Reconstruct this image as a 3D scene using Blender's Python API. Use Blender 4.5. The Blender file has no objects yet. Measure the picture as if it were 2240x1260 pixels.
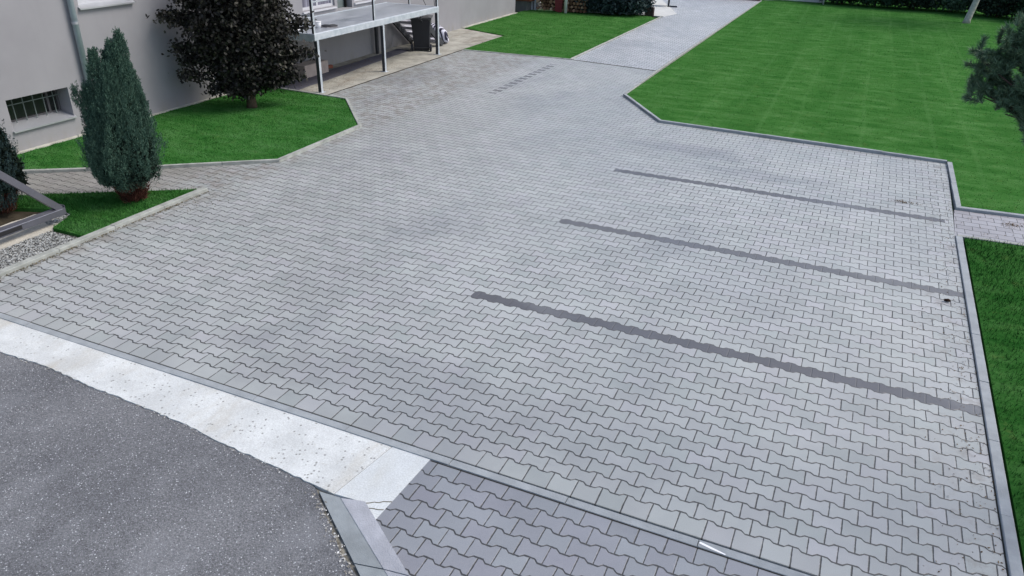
import bpy, math, random
import numpy as np
from mathutils import Vector, Matrix
random.seed(7); rng = np.random.default_rng(7)
S = bpy.context.scene
COL = S.collection
R = math.radians

# ------------------------------------------------------------------ camera
cam_d = bpy.data.cameras.new('camera'); cam = bpy.data.objects.new('camera', cam_d); COL.objects.link(cam)
rt = Vector((0.91006332, 0.41401841, 0.01932639)); up = Vector((-0.20441601, 0.40779098, 0.88989921)); fw = Vector((-0.36055353, 0.81381526, -0.4557476))
M = Matrix.Identity(4)
for i in range(3):
    M[i][0] = rt[i]; M[i][1] = up[i]; M[i][2] = -fw[i]
M[0][3], M[1][3], M[2][3] = 0, 0, 4.0
cam.matrix_world = M
cam_d.sensor_width = 36; cam_d.lens = 27.03; cam_d.clip_end = 2000; cam_d.clip_start = .05
S.camera = cam

# ------------------------------------------------------------------ light
SUN_EL, SUN_AZ = 52, 62          # azimuth: degrees clockwise from +Y
w = bpy.data.worlds.new('World'); S.world = w; w.use_nodes = True
nt = w.node_tree; nt.nodes.clear()
sky = nt.nodes.new('ShaderNodeTexSky'); sky.sky_type = 'NISHITA'; sky.sun_disc = False
sky.sun_elevation = R(SUN_EL); sky.sun_rotation = R(SUN_AZ); sky.air_density = 1.0; sky.dust_density = 3.0; sky.ozone_density = 1.0
bg = nt.nodes.new('ShaderNodeBackground'); bg.inputs[1].default_value = .15
wo = nt.nodes.new('ShaderNodeOutputWorld')
nt.links.new(sky.outputs[0], bg.inputs[0]); nt.links.new(bg.outputs[0], wo.inputs[0])
sd = bpy.data.lights.new('sun', 'SUN'); sd.energy = 1.5; sd.angle = R(24); sd.color = (1, .965, .91)
so = bpy.data.objects.new('sun', sd); COL.objects.link(so)
dv = Vector((math.sin(R(SUN_AZ))*math.cos(R(SUN_EL)), math.cos(R(SUN_AZ))*math.cos(R(SUN_EL)), math.sin(R(SUN_EL))))
so.rotation_euler = dv.to_track_quat('Z', 'Y').to_euler(); so.location = dv*30
S.view_settings.view_transform = 'Standard'; S.view_settings.look = 'None'; S.view_settings.exposure = 0.45; S.view_settings.gamma = 1

# ------------------------------------------------------------------ node helper
class NT:
    def __init__(s, name, rough=.8, spec=.3, metal=0):
        s.m = bpy.data.materials.new(name); s.m.use_nodes = True; s.t = s.m.node_tree
        s.b = s.t.nodes['Principled BSDF']; s.b.inputs['Roughness'].default_value = rough
        s.b.inputs['Specular IOR Level'].default_value = spec; s.b.inputs['Metallic'].default_value = metal
    def n(s, typ): return s.t.nodes.new(typ)
    def put(s, sock, v):
        if isinstance(v, (int, float)): sock.default_value = v
        elif isinstance(v, tuple): sock.default_value = (*v, 1) if len(v) == 3 and len(sock.default_value) == 4 else v
        else: s.t.links.new(v, sock)
    def math(s, op, a, b=0.0, c=0.0, clamp=False):
        x = s.n('ShaderNodeMath'); x.operation = op; x.use_clamp = clamp
        s.put(x.inputs[0], a); s.put(x.inputs[1], b); s.put(x.inputs[2], c); return x.outputs[0]
    def pos(s):
        g = s.n('ShaderNodeNewGeometry'); return g.outputs['Position']
    def island(s):
        g = s.n('ShaderNodeNewGeometry'); return g.outputs['Random Per Island']
    def obj(s):
        g = s.n('ShaderNodeTexCoord'); return g.outputs['Object']
    def xyz(s, v):
        g = s.n('ShaderNodeSeparateXYZ'); s.put(g.inputs[0], v); return g.outputs
    def comb(s, x, y, z=0.0):
        g = s.n('ShaderNodeCombineXYZ'); s.put(g.inputs[0], x); s.put(g.inputs[1], y); s.put(g.inputs[2], z); return g.outputs[0]
    def scale(s, v, sc, rot=0):
        g = s.n('ShaderNodeMapping'); s.put(g.inputs[0], v); g.inputs['Scale'].default_value = sc; g.inputs['Rotation'].default_value = (0, 0, rot); return g.outputs[0]
    def noise(s, v, sc, det=3, rough=.55, out=0):
        g = s.n('ShaderNodeTexNoise'); s.put(g.inputs['Vector'], v); g.inputs['Scale'].default_value = sc; g.inputs['Detail'].default_value = det; g.inputs['Roughness'].default_value = rough
        return g.outputs[out]
    def voro(s, v, sc, feat='F1', out='Distance'):
        g = s.n('ShaderNodeTexVoronoi'); g.feature = feat; s.put(g.inputs['Vector'], v); g.inputs['Scale'].default_value = sc; return g.outputs[out]
    def white(s, v, out='Value'):
        g = s.n('ShaderNodeTexWhiteNoise'); g.noise_dimensions = '3D'; s.put(g.inputs['Vector'], v); return g.outputs[out]
    def ramp(s, v, lo, hi, a=0.0, b=1.0):
        g = s.n('ShaderNodeMapRange'); g.interpolation_type = 'SMOOTHSTEP'; s.put(g.inputs[0], v); s.put(g.inputs[1], lo); s.put(g.inputs[2], hi); s.put(g.inputs[3], a); s.put(g.inputs[4], b); return g.outputs[0]
    def mix(s, f, a, b, mode='MIX'):
        g = s.n('ShaderNodeMix'); g.data_type = 'RGBA'; g.blend_type = mode; g.clamp_factor = True
        s.put(g.inputs[0], f); s.put(g.inputs[6], a); s.put(g.inputs[7], b); return g.outputs[2]
    def cramp(s, f, stops):
        g = s.n('ShaderNodeValToRGB'); s.put(g.inputs[0], f); e = g.color_ramp.elements
        while len(e) < len(stops): e.new(.5)
        for i, (p, c) in enumerate(stops): e[i].position = p; e[i].color = (*c, 1)
        return g.outputs[0]
    def col(s, c): s.put(s.b.inputs['Base Color'], c); return s
    def rough(s, c): s.put(s.b.inputs['Roughness'], c); return s
    def bump(s, h, strength=.5, dist=.01):
        g = s.n('ShaderNodeBump'); s.put(g.inputs['Height'], h); g.inputs['Strength'].default_value = strength; g.inputs['Distance'].default_value = dist
        s.t.links.new(g.outputs[0], s.b.inputs['Normal']); return s

PX, PY, X0, Y0 = .197, .1459, -.077, 4.267

def paver_material(name, cols, px=PX, py=PY, x0=X0, y0=Y0, amp=.0125, flat='low', dark=(), dirt=0, joint=.0042, tone=(1, 1, 1), sheen=.75):
    s = NT(name, .62, sheen)
    P = s.pos(); x, y, z = s.xyz(P)
    wob = s.noise(P, 1.3, 2); wob2 = s.noise(s.comb(y, x, 3.0), 1.1, 2)
    X = s.math('ADD', s.math('SUBTRACT', x, x0), s.math('MULTIPLY', s.math('SUBTRACT', wob, .5), .035))
    Y = s.math('ADD', s.math('SUBTRACT', y, y0), s.math('MULTIPLY', s.math('SUBTRACT', wob2, .5), .03))
    jn = s.noise(P, 45, 2); jn2 = s.noise(P, 9, 2)
    Xw = s.math('DIVIDE', X, px)
    wv = s.math('MULTIPLY', s.math('MINIMUM', s.math('MAXIMUM', s.math('MULTIPLY', s.math('COSINE', s.math('MULTIPLY', Xw, 2*math.pi)), 2.3), -1), 1), amp)
    yp = s.math('DIVIDE', Y, py)
    k0 = s.math('FLOOR', s.math('ADD', yp, .5))
    if flat == 'low': k0 = s.math('MAXIMUM', k0, 1.0)
    elif flat == 'high': k0 = s.math('MINIMUM', k0, -1.0)
    par0 = s.math('FLOORED_MODULO', k0, 2.0)
    sg = s.math('SUBTRACT', 1.0, s.math('MULTIPLY', par0, 2.0))
    dyy = s.math('SUBTRACT', Y, s.math('ADD', s.math('MULTIPLY', k0, py), s.math('MULTIPLY', sg, wv)))
    above = s.math('GREATER_THAN', dyy, 0.0)
    row = s.math('SUBTRACT', s.math('ADD', k0, above), 1.0)
    par = s.math('FLOORED_MODULO', row, 2.0)
    rsh = s.math('MULTIPLY', s.math('SUBTRACT', s.white(s.comb(row, 7.3, 1.0)), .5), .05)
    xc = s.math('ADD', s.math('ADD', Xw, s.math('MULTIPLY', s.math('SUBTRACT', 1.0, par), .5)), rsh)
    cell = s.math('FLOOR', xc)
    fx = s.math('SUBTRACT', xc, cell)
    dx = s.math('MULTIPLY', s.math('MINIMUM', fx, s.math('SUBTRACT', 1.0, fx)), px)
    ady = s.math('ABSOLUTE', dyy)
    # joint widths differ from joint to joint
    rnd = s.white(s.comb(cell, row, 0.0)); rcol = s.white(s.comb(cell, row, 4.0))
    wj = s.math('MULTIPLY', joint, s.math('ADD', .15, s.math('ADD', s.math('MULTIPLY', jn2, 1.1), s.math('MULTIPLY', jn, .7))))
    irr = s.math('MULTIPLY', s.math('SUBTRACT', s.noise(P, 28, 3, .7), .5), .009)
    d = s.math('MINIMUM', s.math('ADD', s.math('MULTIPLY', dx, 1.15), s.math('MULTIPLY', s.math('SUBTRACT', rnd, .45), .0030)), s.math('MULTIPLY', ady, .80))
    d = s.math('ADD', d, irr)
    jm = s.ramp(d, s.math('MULTIPLY', wj, .7), s.math('MULTIPLY', wj, 1.35), 1.0, 0.0)
    hgt = s.ramp(d, 0.0, .008)
    c = s.cramp(rcol, [(0, cols[0]), (.3, cols[1]), (.6, cols[2]), (1, cols[3])])
    br = s.math('ADD', .94, s.math('MULTIPLY', rnd, .12))
    big = s.noise(P, .35, 4, .6)
    c = s.mix(1.0, c, s.comb(br, br, br), 'MULTIPLY')
    f = s.ramp(big, .35, .68, .92, 1.06); c = s.mix(1.0, c, s.comb(f, f, f), 'MULTIPLY')
    blot = s.noise(P, 2.2, 5, .65); f = s.ramp(blot, .3, .7, .95, 1.03); c = s.mix(1.0, c, s.comb(f, f, f), 'MULTIPLY')
    gr = s.noise(P, 210, 2, .7); f = s.ramp(gr, .25, .75, .86, 1.12); c = s.mix(1.0, c, s.comb(f, f, f), 'MULTIPLY')
    if dark:
        dm = None
        for (r, xa, xb, strength) in dark:
            e = s.math('COMPARE', row, float(r), .1)
            a = s.math('MULTIPLY', s.math('GREATER_THAN', x, xa), s.math('LESS_THAN', x, xb))
            e = s.math('MULTIPLY', s.math('MULTIPLY', e, a), strength)
            dm = e if dm is None else s.math('MAXIMUM', dm, e)
        # line of single dark stones near the house, every second row
        e = s.math('MULTIPLY', s.math('COMPARE', cell, -38.0, .1), s.math('COMPARE', par, 0.0, .1))
        e = s.math('MULTIPLY', e, s.math('MULTIPLY', s.math('GREATER_THAN', y, 15.7), s.math('LESS_THAN', y, 19.5)))
        dm = s.math('MAXIMUM', dm, s.math('MULTIPLY', e, .9))
        dc = s.mix(s.noise(P, 5, 3), (.072, .073, .080), (.100, .101, .110))
        c = s.mix(dm, c, dc)
        jm = s.math('MULTIPLY', jm, s.math('SUBTRACT', 1.0, s.math('MULTIPLY', dm, .75)))
    if dirt:
        # soil and moss that collects in front of the edgings
        n1 = s.noise(P, 4.5, 5, .7)
        a = s.math('MULTIPLY', s.ramp(x, .75, 1.55), s.ramp(n1, .52, .66))
        b = s.math('MULTIPLY', s.ramp(x, -8.0, -8.5), s.ramp(n1, .44, .58))
        b2 = s.math('MULTIPLY', s.ramp(x, -8.7, -9.6), .5)
        am = s.math('MAXIMUM', s.math('MAXIMUM', s.math('MULTIPLY', a, .45), s.math('MULTIPLY', b, .55)), s.math('MULTIPLY', b2, s.math('LESS_THAN', y, 9.4)))
        c = s.mix(am, c, (.17, .145, .115))
        sp = s.voro(s.pos(), 7.0); spm = s.math('MULTIPLY', s.ramp(sp, .055, .03), s.ramp(x, .2, 1.4, .1, .8))
        c = s.mix(spm, c, (.07, .06, .05))
        # darker worn wheel patches
        tr = s.ramp(s.noise(s.scale(P, (.55, .25, 1)), 1.6, 3), .52, .7, 0.0, .22)
        c = s.mix(tr, c, (.16, .17, .2))
        # weathered stains of the parking bays
        for (sx_, sy_, rx_, ry_, k_) in ((-2.5, 13.5, 1.3, .45, .42), (-1.3, 12.6, 1.0, .35, .35), (-3.2, 4.9, 2.6, .7, .24), (-1.2, 8.0, 1.2, .5, .10), (-6.6, 5.0, 1.8, .6, .12), (.6, 5.6, .6, 1.6, .08)):
            q1 = s.math('DIVIDE', s.math('SUBTRACT', x, sx_), rx_); q2 = s.math('DIVIDE', s.math('SUBTRACT', y, sy_), ry_)
            q = s.math('SQRT', s.math('ADD', s.math('MULTIPLY', q1, q1), s.math('MULTIPLY', q2, q2)))
            q = s.math('ADD', q, s.math('MULTIPLY', s.math('SUBTRACT', s.noise(s.scale(P, (.7, 1.6, 1)), 2.2, 4, .65), .5), 1.5))
            c = s.mix(s.ramp(q, 1.15, .3, 0.0, k_), c, (.155, .16, .185))
        pale = s.ramp(s.noise(s.scale(P, (.5, .9, 1)), .9, 4), .54, .70, 0.0, .18)
        c = s.mix(pale, c, (.44, .47, .48))
    c = s.mix(1.0, c, tone, 'MULTIPLY')
    c = s.mix(s.math('MULTIPLY', jm, .95), c, (.030, .030, .028))
    s.col(c)
    s.rough(s.ramp(big, .3, .7, .42, .56))
    tilt = s.math('MULTIPLY', s.math('ADD', s.math('MULTIPLY', s.math('SUBTRACT', rcol, .5), fx), s.math('MULTIPLY', s.math('SUBTRACT', rnd, .5), s.math('SUBTRACT', yp, k0))), .28)
    s.bump(s.math('ADD', s.math('ADD', hgt, tilt), s.math('MULTIPLY', gr, .10)), .55, .006)
    return s.m

def simple(name, c, rough=.7, spec=.3, metal=0, var=.12, nsc=8, bump=0.0, bsc=60, island=0.0):
    s = NT(name, rough, spec, metal)
    P = s.pos(); n = s.noise(P, nsc, 4, .6)
    f = s.ramp(n, .25, .75, 1-var, 1+var)
    cc = s.mix(1.0, c, s.comb(f, f, f), 'MULTIPLY')
    if island:
        g = s.math('ADD', 1-island, s.math('MULTIPLY', s.island(), 2*island)); cc = s.mix(1.0, cc, s.comb(g, g, g), 'MULTIPLY')
    s.col(cc)
    if bump: s.bump(s.noise(P, bsc, 3), bump, .01)
    return s.m

def leafy(name, stops, rough=.6, spec=.2, trans=0.0):
    s = NT(name, rough, spec)
    r = s.island(); big = s.noise(s.pos(), 2.5, 3)
    f = s.math('ADD', s.math('MULTIPLY', r, .7), s.math('MULTIPLY', big, .3))
    s.col(s.cramp(f, stops))
    if trans:
        s.b.inputs['Transmission Weight'].default_value = 0
        s.b.inputs['Subsurface Weight'].default_value = 0
    return s.m

# ------------------------------------------------------------------ mesh helpers
def tag(o, label=None, cat=None, group=None, kind=None):
    if label: o['label'] = label
    if cat: o['category'] = cat
    if group: o['group'] = group
    if kind: o['kind'] = kind
    return o
def empty(name, loc=(0, 0, 0), rz=0, label=None, cat=None, group=None):
    o = bpy.data.objects.new(name, None); COL.objects.link(o); o.location = loc; o.rotation_euler = (0, 0, rz); o.empty_display_size = .1
    return tag(o, label, cat, group)
def mesh_obj(name, V, F, mat, parent=None, smooth=False):
    me = bpy.data.meshes.new(name); me.from_pydata([tuple(v) for v in V], [], F); me.update()
    if smooth:
        for p in me.polygons: p.use_smooth = True
    me.materials.append(mat)
    o = bpy.data.objects.new(name, me); COL.objects.link(o)
    if parent: o.parent = parent
    return o
def fast_mesh(name, V, nper, mat, parent=None):
    """V: (N*nper,3) separate polygons with nper corners each"""
    V = np.asarray(V, dtype=np.float32).reshape(-1, 3); n = len(V)//nper
    me = bpy.data.meshes.new(name); me.vertices.add(len(V)); me.vertices.foreach_set('co', V.ravel())
    me.loops.add(len(V)); me.loops.foreach_set('vertex_index', np.arange(len(V), dtype=np.int32))
    me.polygons.add(n); me.polygons.foreach_set('loop_start', np.arange(0, len(V), nper, dtype=np.int32)); me.polygons.foreach_set('loop_total', np.full(n, nper, dtype=np.int32))
    me.update(calc_edges=True); me.materials.append(mat)
    o = bpy.data.objects.new(name, me); COL.objects.link(o)
    if parent: o.parent = parent
    return o
class MB:
    def __init__(s): s.V = []; s.F = []
    def box(s, x0, x1, y0, y1, z0, z1, bev=0):
        b = len(s.V)
        if bev:
            e = bev
            s.V += [(x0, y0, z0), (x1, y0, z0), (x1, y1, z0), (x0, y1, z0), (x0, y0, z1-e), (x1, y0, z1-e), (x1, y1, z1-e), (x0, y1, z1-e),
                    (x0+e, y0+e, z1), (x1-e, y0+e, z1), (x1-e, y1-e, z1), (x0+e, y1-e, z1)]
            s.F += [(b+3, b+2, b+1, b)]
            for o in (0, 4):
                for i in range(4):
                    j = (i+1) % 4; s.F.append((b+o+i, b+o+j, b+o+4+j, b+o+4+i))
            s.F.append((b+8, b+9, b+10, b+11)); return s
        s.V += [(x, y, z) for z in (z0, z1) for (x, y) in ((x0, y0), (x1, y0), (x1, y1), (x0, y1))]
        s.F += [(b+3, b+2, b+1, b), (b+4, b+5, b+6, b+7)] + [(b+i, b+(i+1) % 4, b+4+(i+1) % 4, b+4+i) for i in range(4)]
        return s
    def bar(s, a, b_, w_, h_, upv=(0, 0, 1)):
        a, b_ = Vector(a), Vector(b_); d = (b_-a).normalized(); sd_ = d.cross(Vector(upv)).normalized(); u_ = sd_.cross(d)
        b = len(s.V)
        for q in (a, b_):
            for (i, j) in ((-1, -1), (1, -1), (1, 1), (-1, 1)): s.V.append(tuple(q+sd_*i*w_/2+u_*j*h_/2))
        s.F += [(b+3, b+2, b+1, b), (b+4, b+5, b+6, b+7)] + [(b+i, b+(i+1) % 4, b+4+(i+1) % 4, b+4+i) for i in range(4)]
        return s
    def tube(s, pts, rad, seg=12, cap=True):
        pts = [Vector(p) for p in pts]; n = len(pts); b = len(s.V)
        if not hasattr(rad, '__len__'): rad = [rad]*n
        ref = None
        for i, p_ in enumerate(pts):
            d = (pts[min(i+1, n-1)]-pts[max(i-1, 0)]).normalized()
            if ref is None: ref = d.orthogonal().normalized()
            ref = (ref-d*ref.dot(d)).normalized(); q = d.cross(ref)
            for k in range(seg):
                a = 2*math.pi*k/seg; s.V.append(tuple(p_+(ref*math.cos(a)+q*math.sin(a))*rad[i]))
        for i in range(n-1):
            for k in range(seg):
                k2 = (k+1) % seg; s.F.append((b+i*seg+k, b+i*seg+k2, b+(i+1)*seg+k2, b+(i+1)*seg+k))
        if cap:
            s.F.append(tuple(b+k for k in reversed(range(seg)))); s.F.append(tuple(b+(n-1)*seg+k for k in range(seg)))
        return s
    def blob(s, c, r, seed=0, amp=.15, nu=14, nv=9):
        b = len(s.V); rr = random.Random(seed)
        ph = [rr.uniform(0, 6.28) for _ in range(4)]
        for j in range(nv+1):
            t = math.pi*j/nv
            for i in range(nu):
                a = 2*math.pi*i/nu
                k = 1+amp*(math.sin(3*a+ph[0])*math.sin(t)+.6*math.sin(5*a+4*t+ph[1])+.5*math.sin(2*t*2+ph[2]))
                s.V.append((c[0]+r[0]*k*math.sin(t)*math.cos(a), c[1]+r[1]*k*math.sin(t)*math.sin(a), c[2]+r[2]*math.cos(t)*(1+amp*.3*math.sin(a*2+ph[3]))))
        for j in range(nv):
            for i in range(nu):
                i2 = (i+1) % nu; s.F.append((b+j*nu+i, b+(j+1)*nu+i, b+(j+1)*nu+i2, b+j*nu+i2))
        return s
    def build(s, name, mat, parent=None, smooth=False): return mesh_obj(name, s.V, s.F, mat, parent, smooth)

def area_sign(P): return sum(P[i][0]*P[(i+1) % len(P)][1]-P[(i+1) % len(P)][0]*P[i][1] for i in range(len(P)))
def sheet(name, P, z, mat, kind='structure', side=0.03):
    if area_sign(P) < 0: P = P[::-1]
    n = len(P)
    V = [(x, y, z) for x, y in P]+[(x, y, z-side) for x, y in P]
    F = [tuple(range(n))]+[(i+n, (i+1) % n+n, (i+1) % n, i) for i in range(n)]
    o = mesh_obj(name, V, F, mat)
    if kind: o['kind'] = kind
    return o
def rough_line(P, step=.12, amp=.012, seed=1):
    rr = random.Random(seed); out = []
    for (a, b) in zip(P, P[1:]):
        L = math.dist(a, b); n = max(1, int(L/step))
        for i in range(n):
            t = i/n; nx, ny = -(b[1]-a[1])/L, (b[0]-a[0])/L; o = rr.uniform(-amp, amp) if i else 0
            out.append((a[0]+(b[0]-a[0])*t+nx*o, a[1]+(b[1]-a[1])*t+ny*o))
    out.append(P[-1]); return out
def kerb(P, width, top, mat, seglen=1.0, side=1, bev=.006, gap=.003, name='kerb'):
    """row of kerb stones along the polyline; side=+1: width to the left of the direction of travel"""
    m = MB(); rr = random.Random(len(P)*17+int(P[0][0]*10))
    n = len(P)
    def off(i):
        ds = []
        if i > 0: ds.append(Vector((P[i][0]-P[i-1][0], P[i][1]-P[i-1][1])).normalized())
        if i < n-1: ds.append(Vector((P[i+1][0]-P[i][0], P[i+1][1]-P[i][1])).normalized())
        ns = [Vector((-d.y, d.x))*side for d in ds]
        if len(ns) == 1: return ns[0]*width
        b = (ns[0]+ns[1]).normalized(); return b*(width/max(.3, b.dot(ns[0])))
    offs = [off(i) for i in range(n)]
    for i in range(n-1):
        a, b = Vector(P[i]), Vector(P[i+1]); L = (b-a).length; k = max(1, round(L/seglen))
        for j in range(k):
            t0, t1 = j/k+(gap/L if j else 0), (j+1)/k-(gap/L if j < k-1 else 0)
            a0, a1 = a.lerp(b, t0), a.lerp(b, t1)
            o0, o1 = offs[i].lerp(offs[i+1], t0), offs[i].lerp(offs[i+1], t1)
            if 0 < i or j: o0 = o0
            zz = top+rr.uniform(-.003, .003); w0 = rr.uniform(-.002, .002)
            q = [a0, a1, a1+o1, a0+o0]
            q = [Vector((v.x, v.y)) for v in q]
            if side < 0: q = q[::-1]
            bb = len(m.V); cx = sum((v for v in q), Vector((0, 0)))/4
            ins = [v+(Vector(offs[i].normalized())*(bev if (v-a0).dot(offs[i]) < width*.5*width else -bev)) for v in q]
            m.V += [(v.x, v.y, -.08) for v in q]+[(v.x, v.y, zz-bev) for v in q]+[(v.x, v.y, zz) for v in ins]
            for o_ in (0, 4):
                for e in range(4): m.F.append((bb+o_+e, bb+o_+(e+1) % 4, bb+o_+4+(e+1) % 4, bb+o_+4+e))
            m.F.append((bb+8, bb+9, bb+10, bb+11))
    o = m.build(name, mat); o['kind'] = 'structure'; return o

def in_poly(P, x, y):
    ins = np.zeros(len(x), bool); n = len(P)
    for i in range(n):
        x0, y0 = P[i]; x1, y1 = P[(i+1) % n]
        if y0 == y1: continue
        c = ((y0 > y) != (y1 > y)) & (x < (x1-x0)*(y-y0)/(y1-y0)+x0); ins ^= c
    return ins
def visible(x, y, z=0.0, m=.06):
    d = np.stack([x, y, np.full_like(x, z-4.0)], 1); a = d@np.array(rt); b = d@np.array(up); c = d@np.array(fw)
    return (c > 0) & (np.abs(a/c) < .666+m) & (np.abs(b/c) < .3746+m)

# ------------------------------------------------------------------ materials of the setting
PAV = [(.315, .342, .334), (.340, .354, .352), (.350, .374, .364), (.362, .370, .378)]
m_pave = paver_material('block_paving_grey', PAV, dirt=1,  dark=[(17, -3.5, 3, 1), (34, -3.42, 3, .92), (51, -3.42, 1.46, 1)], joint=.0054)
m_pave_front = paver_material('block_paving_front', [(.225, .24, .26), (.24, .25, .275), (.25, .27, .288), (.235, .24, .27)], y0=4.14, x0=-2.43, px=.205, py=.15, amp=.013, flat='high', joint=.0052)
m_drive = paver_material('block_paving_drive', [(.38, .41, .42), (.43, .45, .46), (.46, .48, .49), (.50, .51, .53)], px=.2, py=.13, x0=.03, y0=20, amp=.012, flat=None, joint=.009)
m_path = paver_material('block_paving_path', [(.27, .265, .28), (.30, .295, .31), (.32, .32, .34), (.29, .28, .29)], y0=11.25, x0=1.5, px=.2, py=.16, amp=.004, flat=None, joint=.005)
m_kerb = simple('kerb_concrete', (.295, .32, .335), .85, .2, var=.14, nsc=5, bump=.35, bsc=90)
m_kerb_mossy = simple('kerb_concrete_warm', (.33, .345, .32), .9, .15, var=.22, nsc=7, bump=.4, bsc=80)

def concrete(name, c, var=.18, stain=(.2, .17, .13), st=.5, pits=0, nsc=2.5, smudge=None):
    s = NT(name, .9, .15); P = s.pos()
    f = s.ramp(s.noise(P, nsc, 5, .65), .25, .75, 1-var, 1+var*.6)
    cc = s.mix(1.0, c, s.comb(f, f, f), 'MULTIPLY')
    cc = s.mix(s.ramp(s.noise(s.scale(P, (1, .35, 1)), 1.1, 5, .7), .5, .75, 0, st), cc, stain)
    g = s.noise(P, 75, 4, .85); f = s.ramp(g, .25, .75, .78, 1.16); cc = s.mix(1.0, cc, s.comb(f, f, f), 'MULTIPLY')
    if pits:
        reg = s.ramp(s.noise(P, 1.7, 3), .36, .55); v = s.voro(P, 21.0); r = s.white(s.voro(P, 21.0, out='Position'))
        pm = s.math('MULTIPLY', s.ramp(v, .26, .12), s.math('MULTIPLY', reg, s.math('GREATER_THAN', r, .3)))
        cc = s.mix(s.math('MULTIPLY', pm, .75), cc, (.16, .16, .15))
        f2 = s.ramp(s.noise(P, 24, 4, .75), .56, .70, 0, .45); cc = s.mix(f2, cc, (.42, .41, .36))
    s.col(cc).bump(g, .4, .004); return s.m
m_white = concrete('white_concrete_strip', (.60, .625, .62), .16, (.44, .41, .34), .85, pits=1)
m_white2 = concrete('white_concrete_plain', (.575, .61, .62), .09, (.48, .48, .43), .55)
m_slab = concrete('beige_concrete_slab', (.36, .35, .305), .3, (.17, .135, .10), .85)
m_pad = concrete('pale_concrete_pad', (.56, .57, .55), .12, (.42, .42, .39), .6)
m_found = concrete('foundation_concrete', (.50, .48, .42), .25, (.30, .27, .22), .6)

def asphalt():
    s = NT('asphalt', .8, .35); P = s.pos()
    f = s.noise(P, 1.2, 4, .6)
    c = s.mix(s.ramp(f, .3, .7), (.106, .110, .118), (.158, .163, .171))
    f = s.ramp(s.noise(P, 60, 5, .9), .32, .68, .50, 1.5); c = s.mix(1.0, c, s.comb(f, f, f), 'MULTIPLY')
    v = s.voro(P, 62.0); r = s.white(s.voro(P, 62.0, out='Position')); dens = s.ramp(s.noise(P, 2.6, 4, .7), .35, .65, .90, .72)
    m = s.math('MULTIPLY', s.math('MULTIPLY', s.ramp(v, s.math('MULTIPLY', r, .42), s.math('MULTIPLY', r, .2)), s.math('GREATER_THAN', r, dens)), s.ramp(s.noise(P, 31, 2), .3, .5))
    c = s.mix(s.ramp(s.noise(s.scale(P, (1.6, .8, 1)), .9, 5, .6), .5, .68, 0, .35), c, (.25, .26, .275))
    c = s.mix(m, c, (.50, .52, .54))
    v2 = s.voro(P, 130.0); r2 = s.white(s.voro(P, 130.0, out='Position'))
    c = s.mix(s.math('MULTIPLY', s.math('MULTIPLY', s.ramp(v2, .42, .2), s.math('GREATER_THAN', r2, .78)), .8), c, (.40, .41, .44))
    s.col(c).bump(s.math('SUBTRACT', 1.0, s.voro(P, 85.0)), .6, .006); return s.m
m_asphalt = asphalt()

def lawn_mat(name, dark, mid, light, stripes=0):
    s = NT(name, 1.0, 0.0); P = s.pos(); x, y, z = s.xyz(P)
    n = s.noise(s.scale(P, (.8, 1.9, 1), .12), 1.5, 6, .75)
    fine = s.noise(s.scale(P, (1, 1.6, 1)), 26, 4, .7)
    f = s.math('ADD', s.math('MULTIPLY', n, .68), s.math('MULTIPLY', fine, .32))
    c = s.cramp(f, [(.36, dark), (.5, mid), (.66, light)])
    if stripes:
        wx = s.math('ADD', s.math('ADD', x, s.math('MULTIPLY', y, .02)), s.math('MULTIPLY', s.noise(P, .25, 2), .22))
        a = s.ramp(s.math('COSINE', s.math('MULTIPLY', wx, 2*math.pi/.62)), .84, 1.0, 0, .26)
        b = s.ramp(s.math('COSINE', s.math('MULTIPLY', wx, 2*math.pi/1.7)), -.3, .3, 0, .16)
        a = s.math('MULTIPLY', a, s.ramp(s.noise(s.scale(P, (1, .2, 1)), .9, 3), .38, .6))
        c = s.mix(a, c, light); c = s.mix(b, c, dark)
    c = s.mix(s.ramp(s.noise(P, 5, 5, .8), .55, .75, 0, .38), c, (.115, .15, .045))
    c = s.mix(s.ramp(s.noise(P, .8, 4, .7), .45, .7, 0, .18), c, (.055, .125, .035))
    s.col(c).bump(fine, .35, .03); return s.m
m_lawn = lawn_mat('lawn_far', (.020, .088, .016), (.042, .135, .029), (.090, .20, .064), 1)
m_lawn_left = lawn_mat('lawn_left', (.018, .092, .016), (.040, .138, .030), (.080, .19, .064))
m_lawn_near = lawn_mat('lawn_near', (.010, .060, .010), (.025, .093, .019), (.052, .138, .038))

def gravel_mat():
    s = NT('gravel', .9, .2); P = s.pos(); v = s.voro(P, 42.0, out='Color'); d = s.voro(P, 42.0)
    x, y, z = s.xyz(v)
    c = s.cramp(x, [(0, (.08, .085, .08)), (.45, (.20, .21, .20)), (.8, (.36, .37, .35)), (1, (.60, .61, .58))])
    c = s.mix(s.ramp(d, .3, .6), c, (.05, .05, .045)); s.col(c).bump(s.math('SUBTRACT', 1.0, d), .9, .015); return s.m
m_gravel = gravel_mat()
m_soil = simple('soil', (.06, .05, .035), .95, .1, var=.4, nsc=6, bump=.6, bsc=30)

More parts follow.
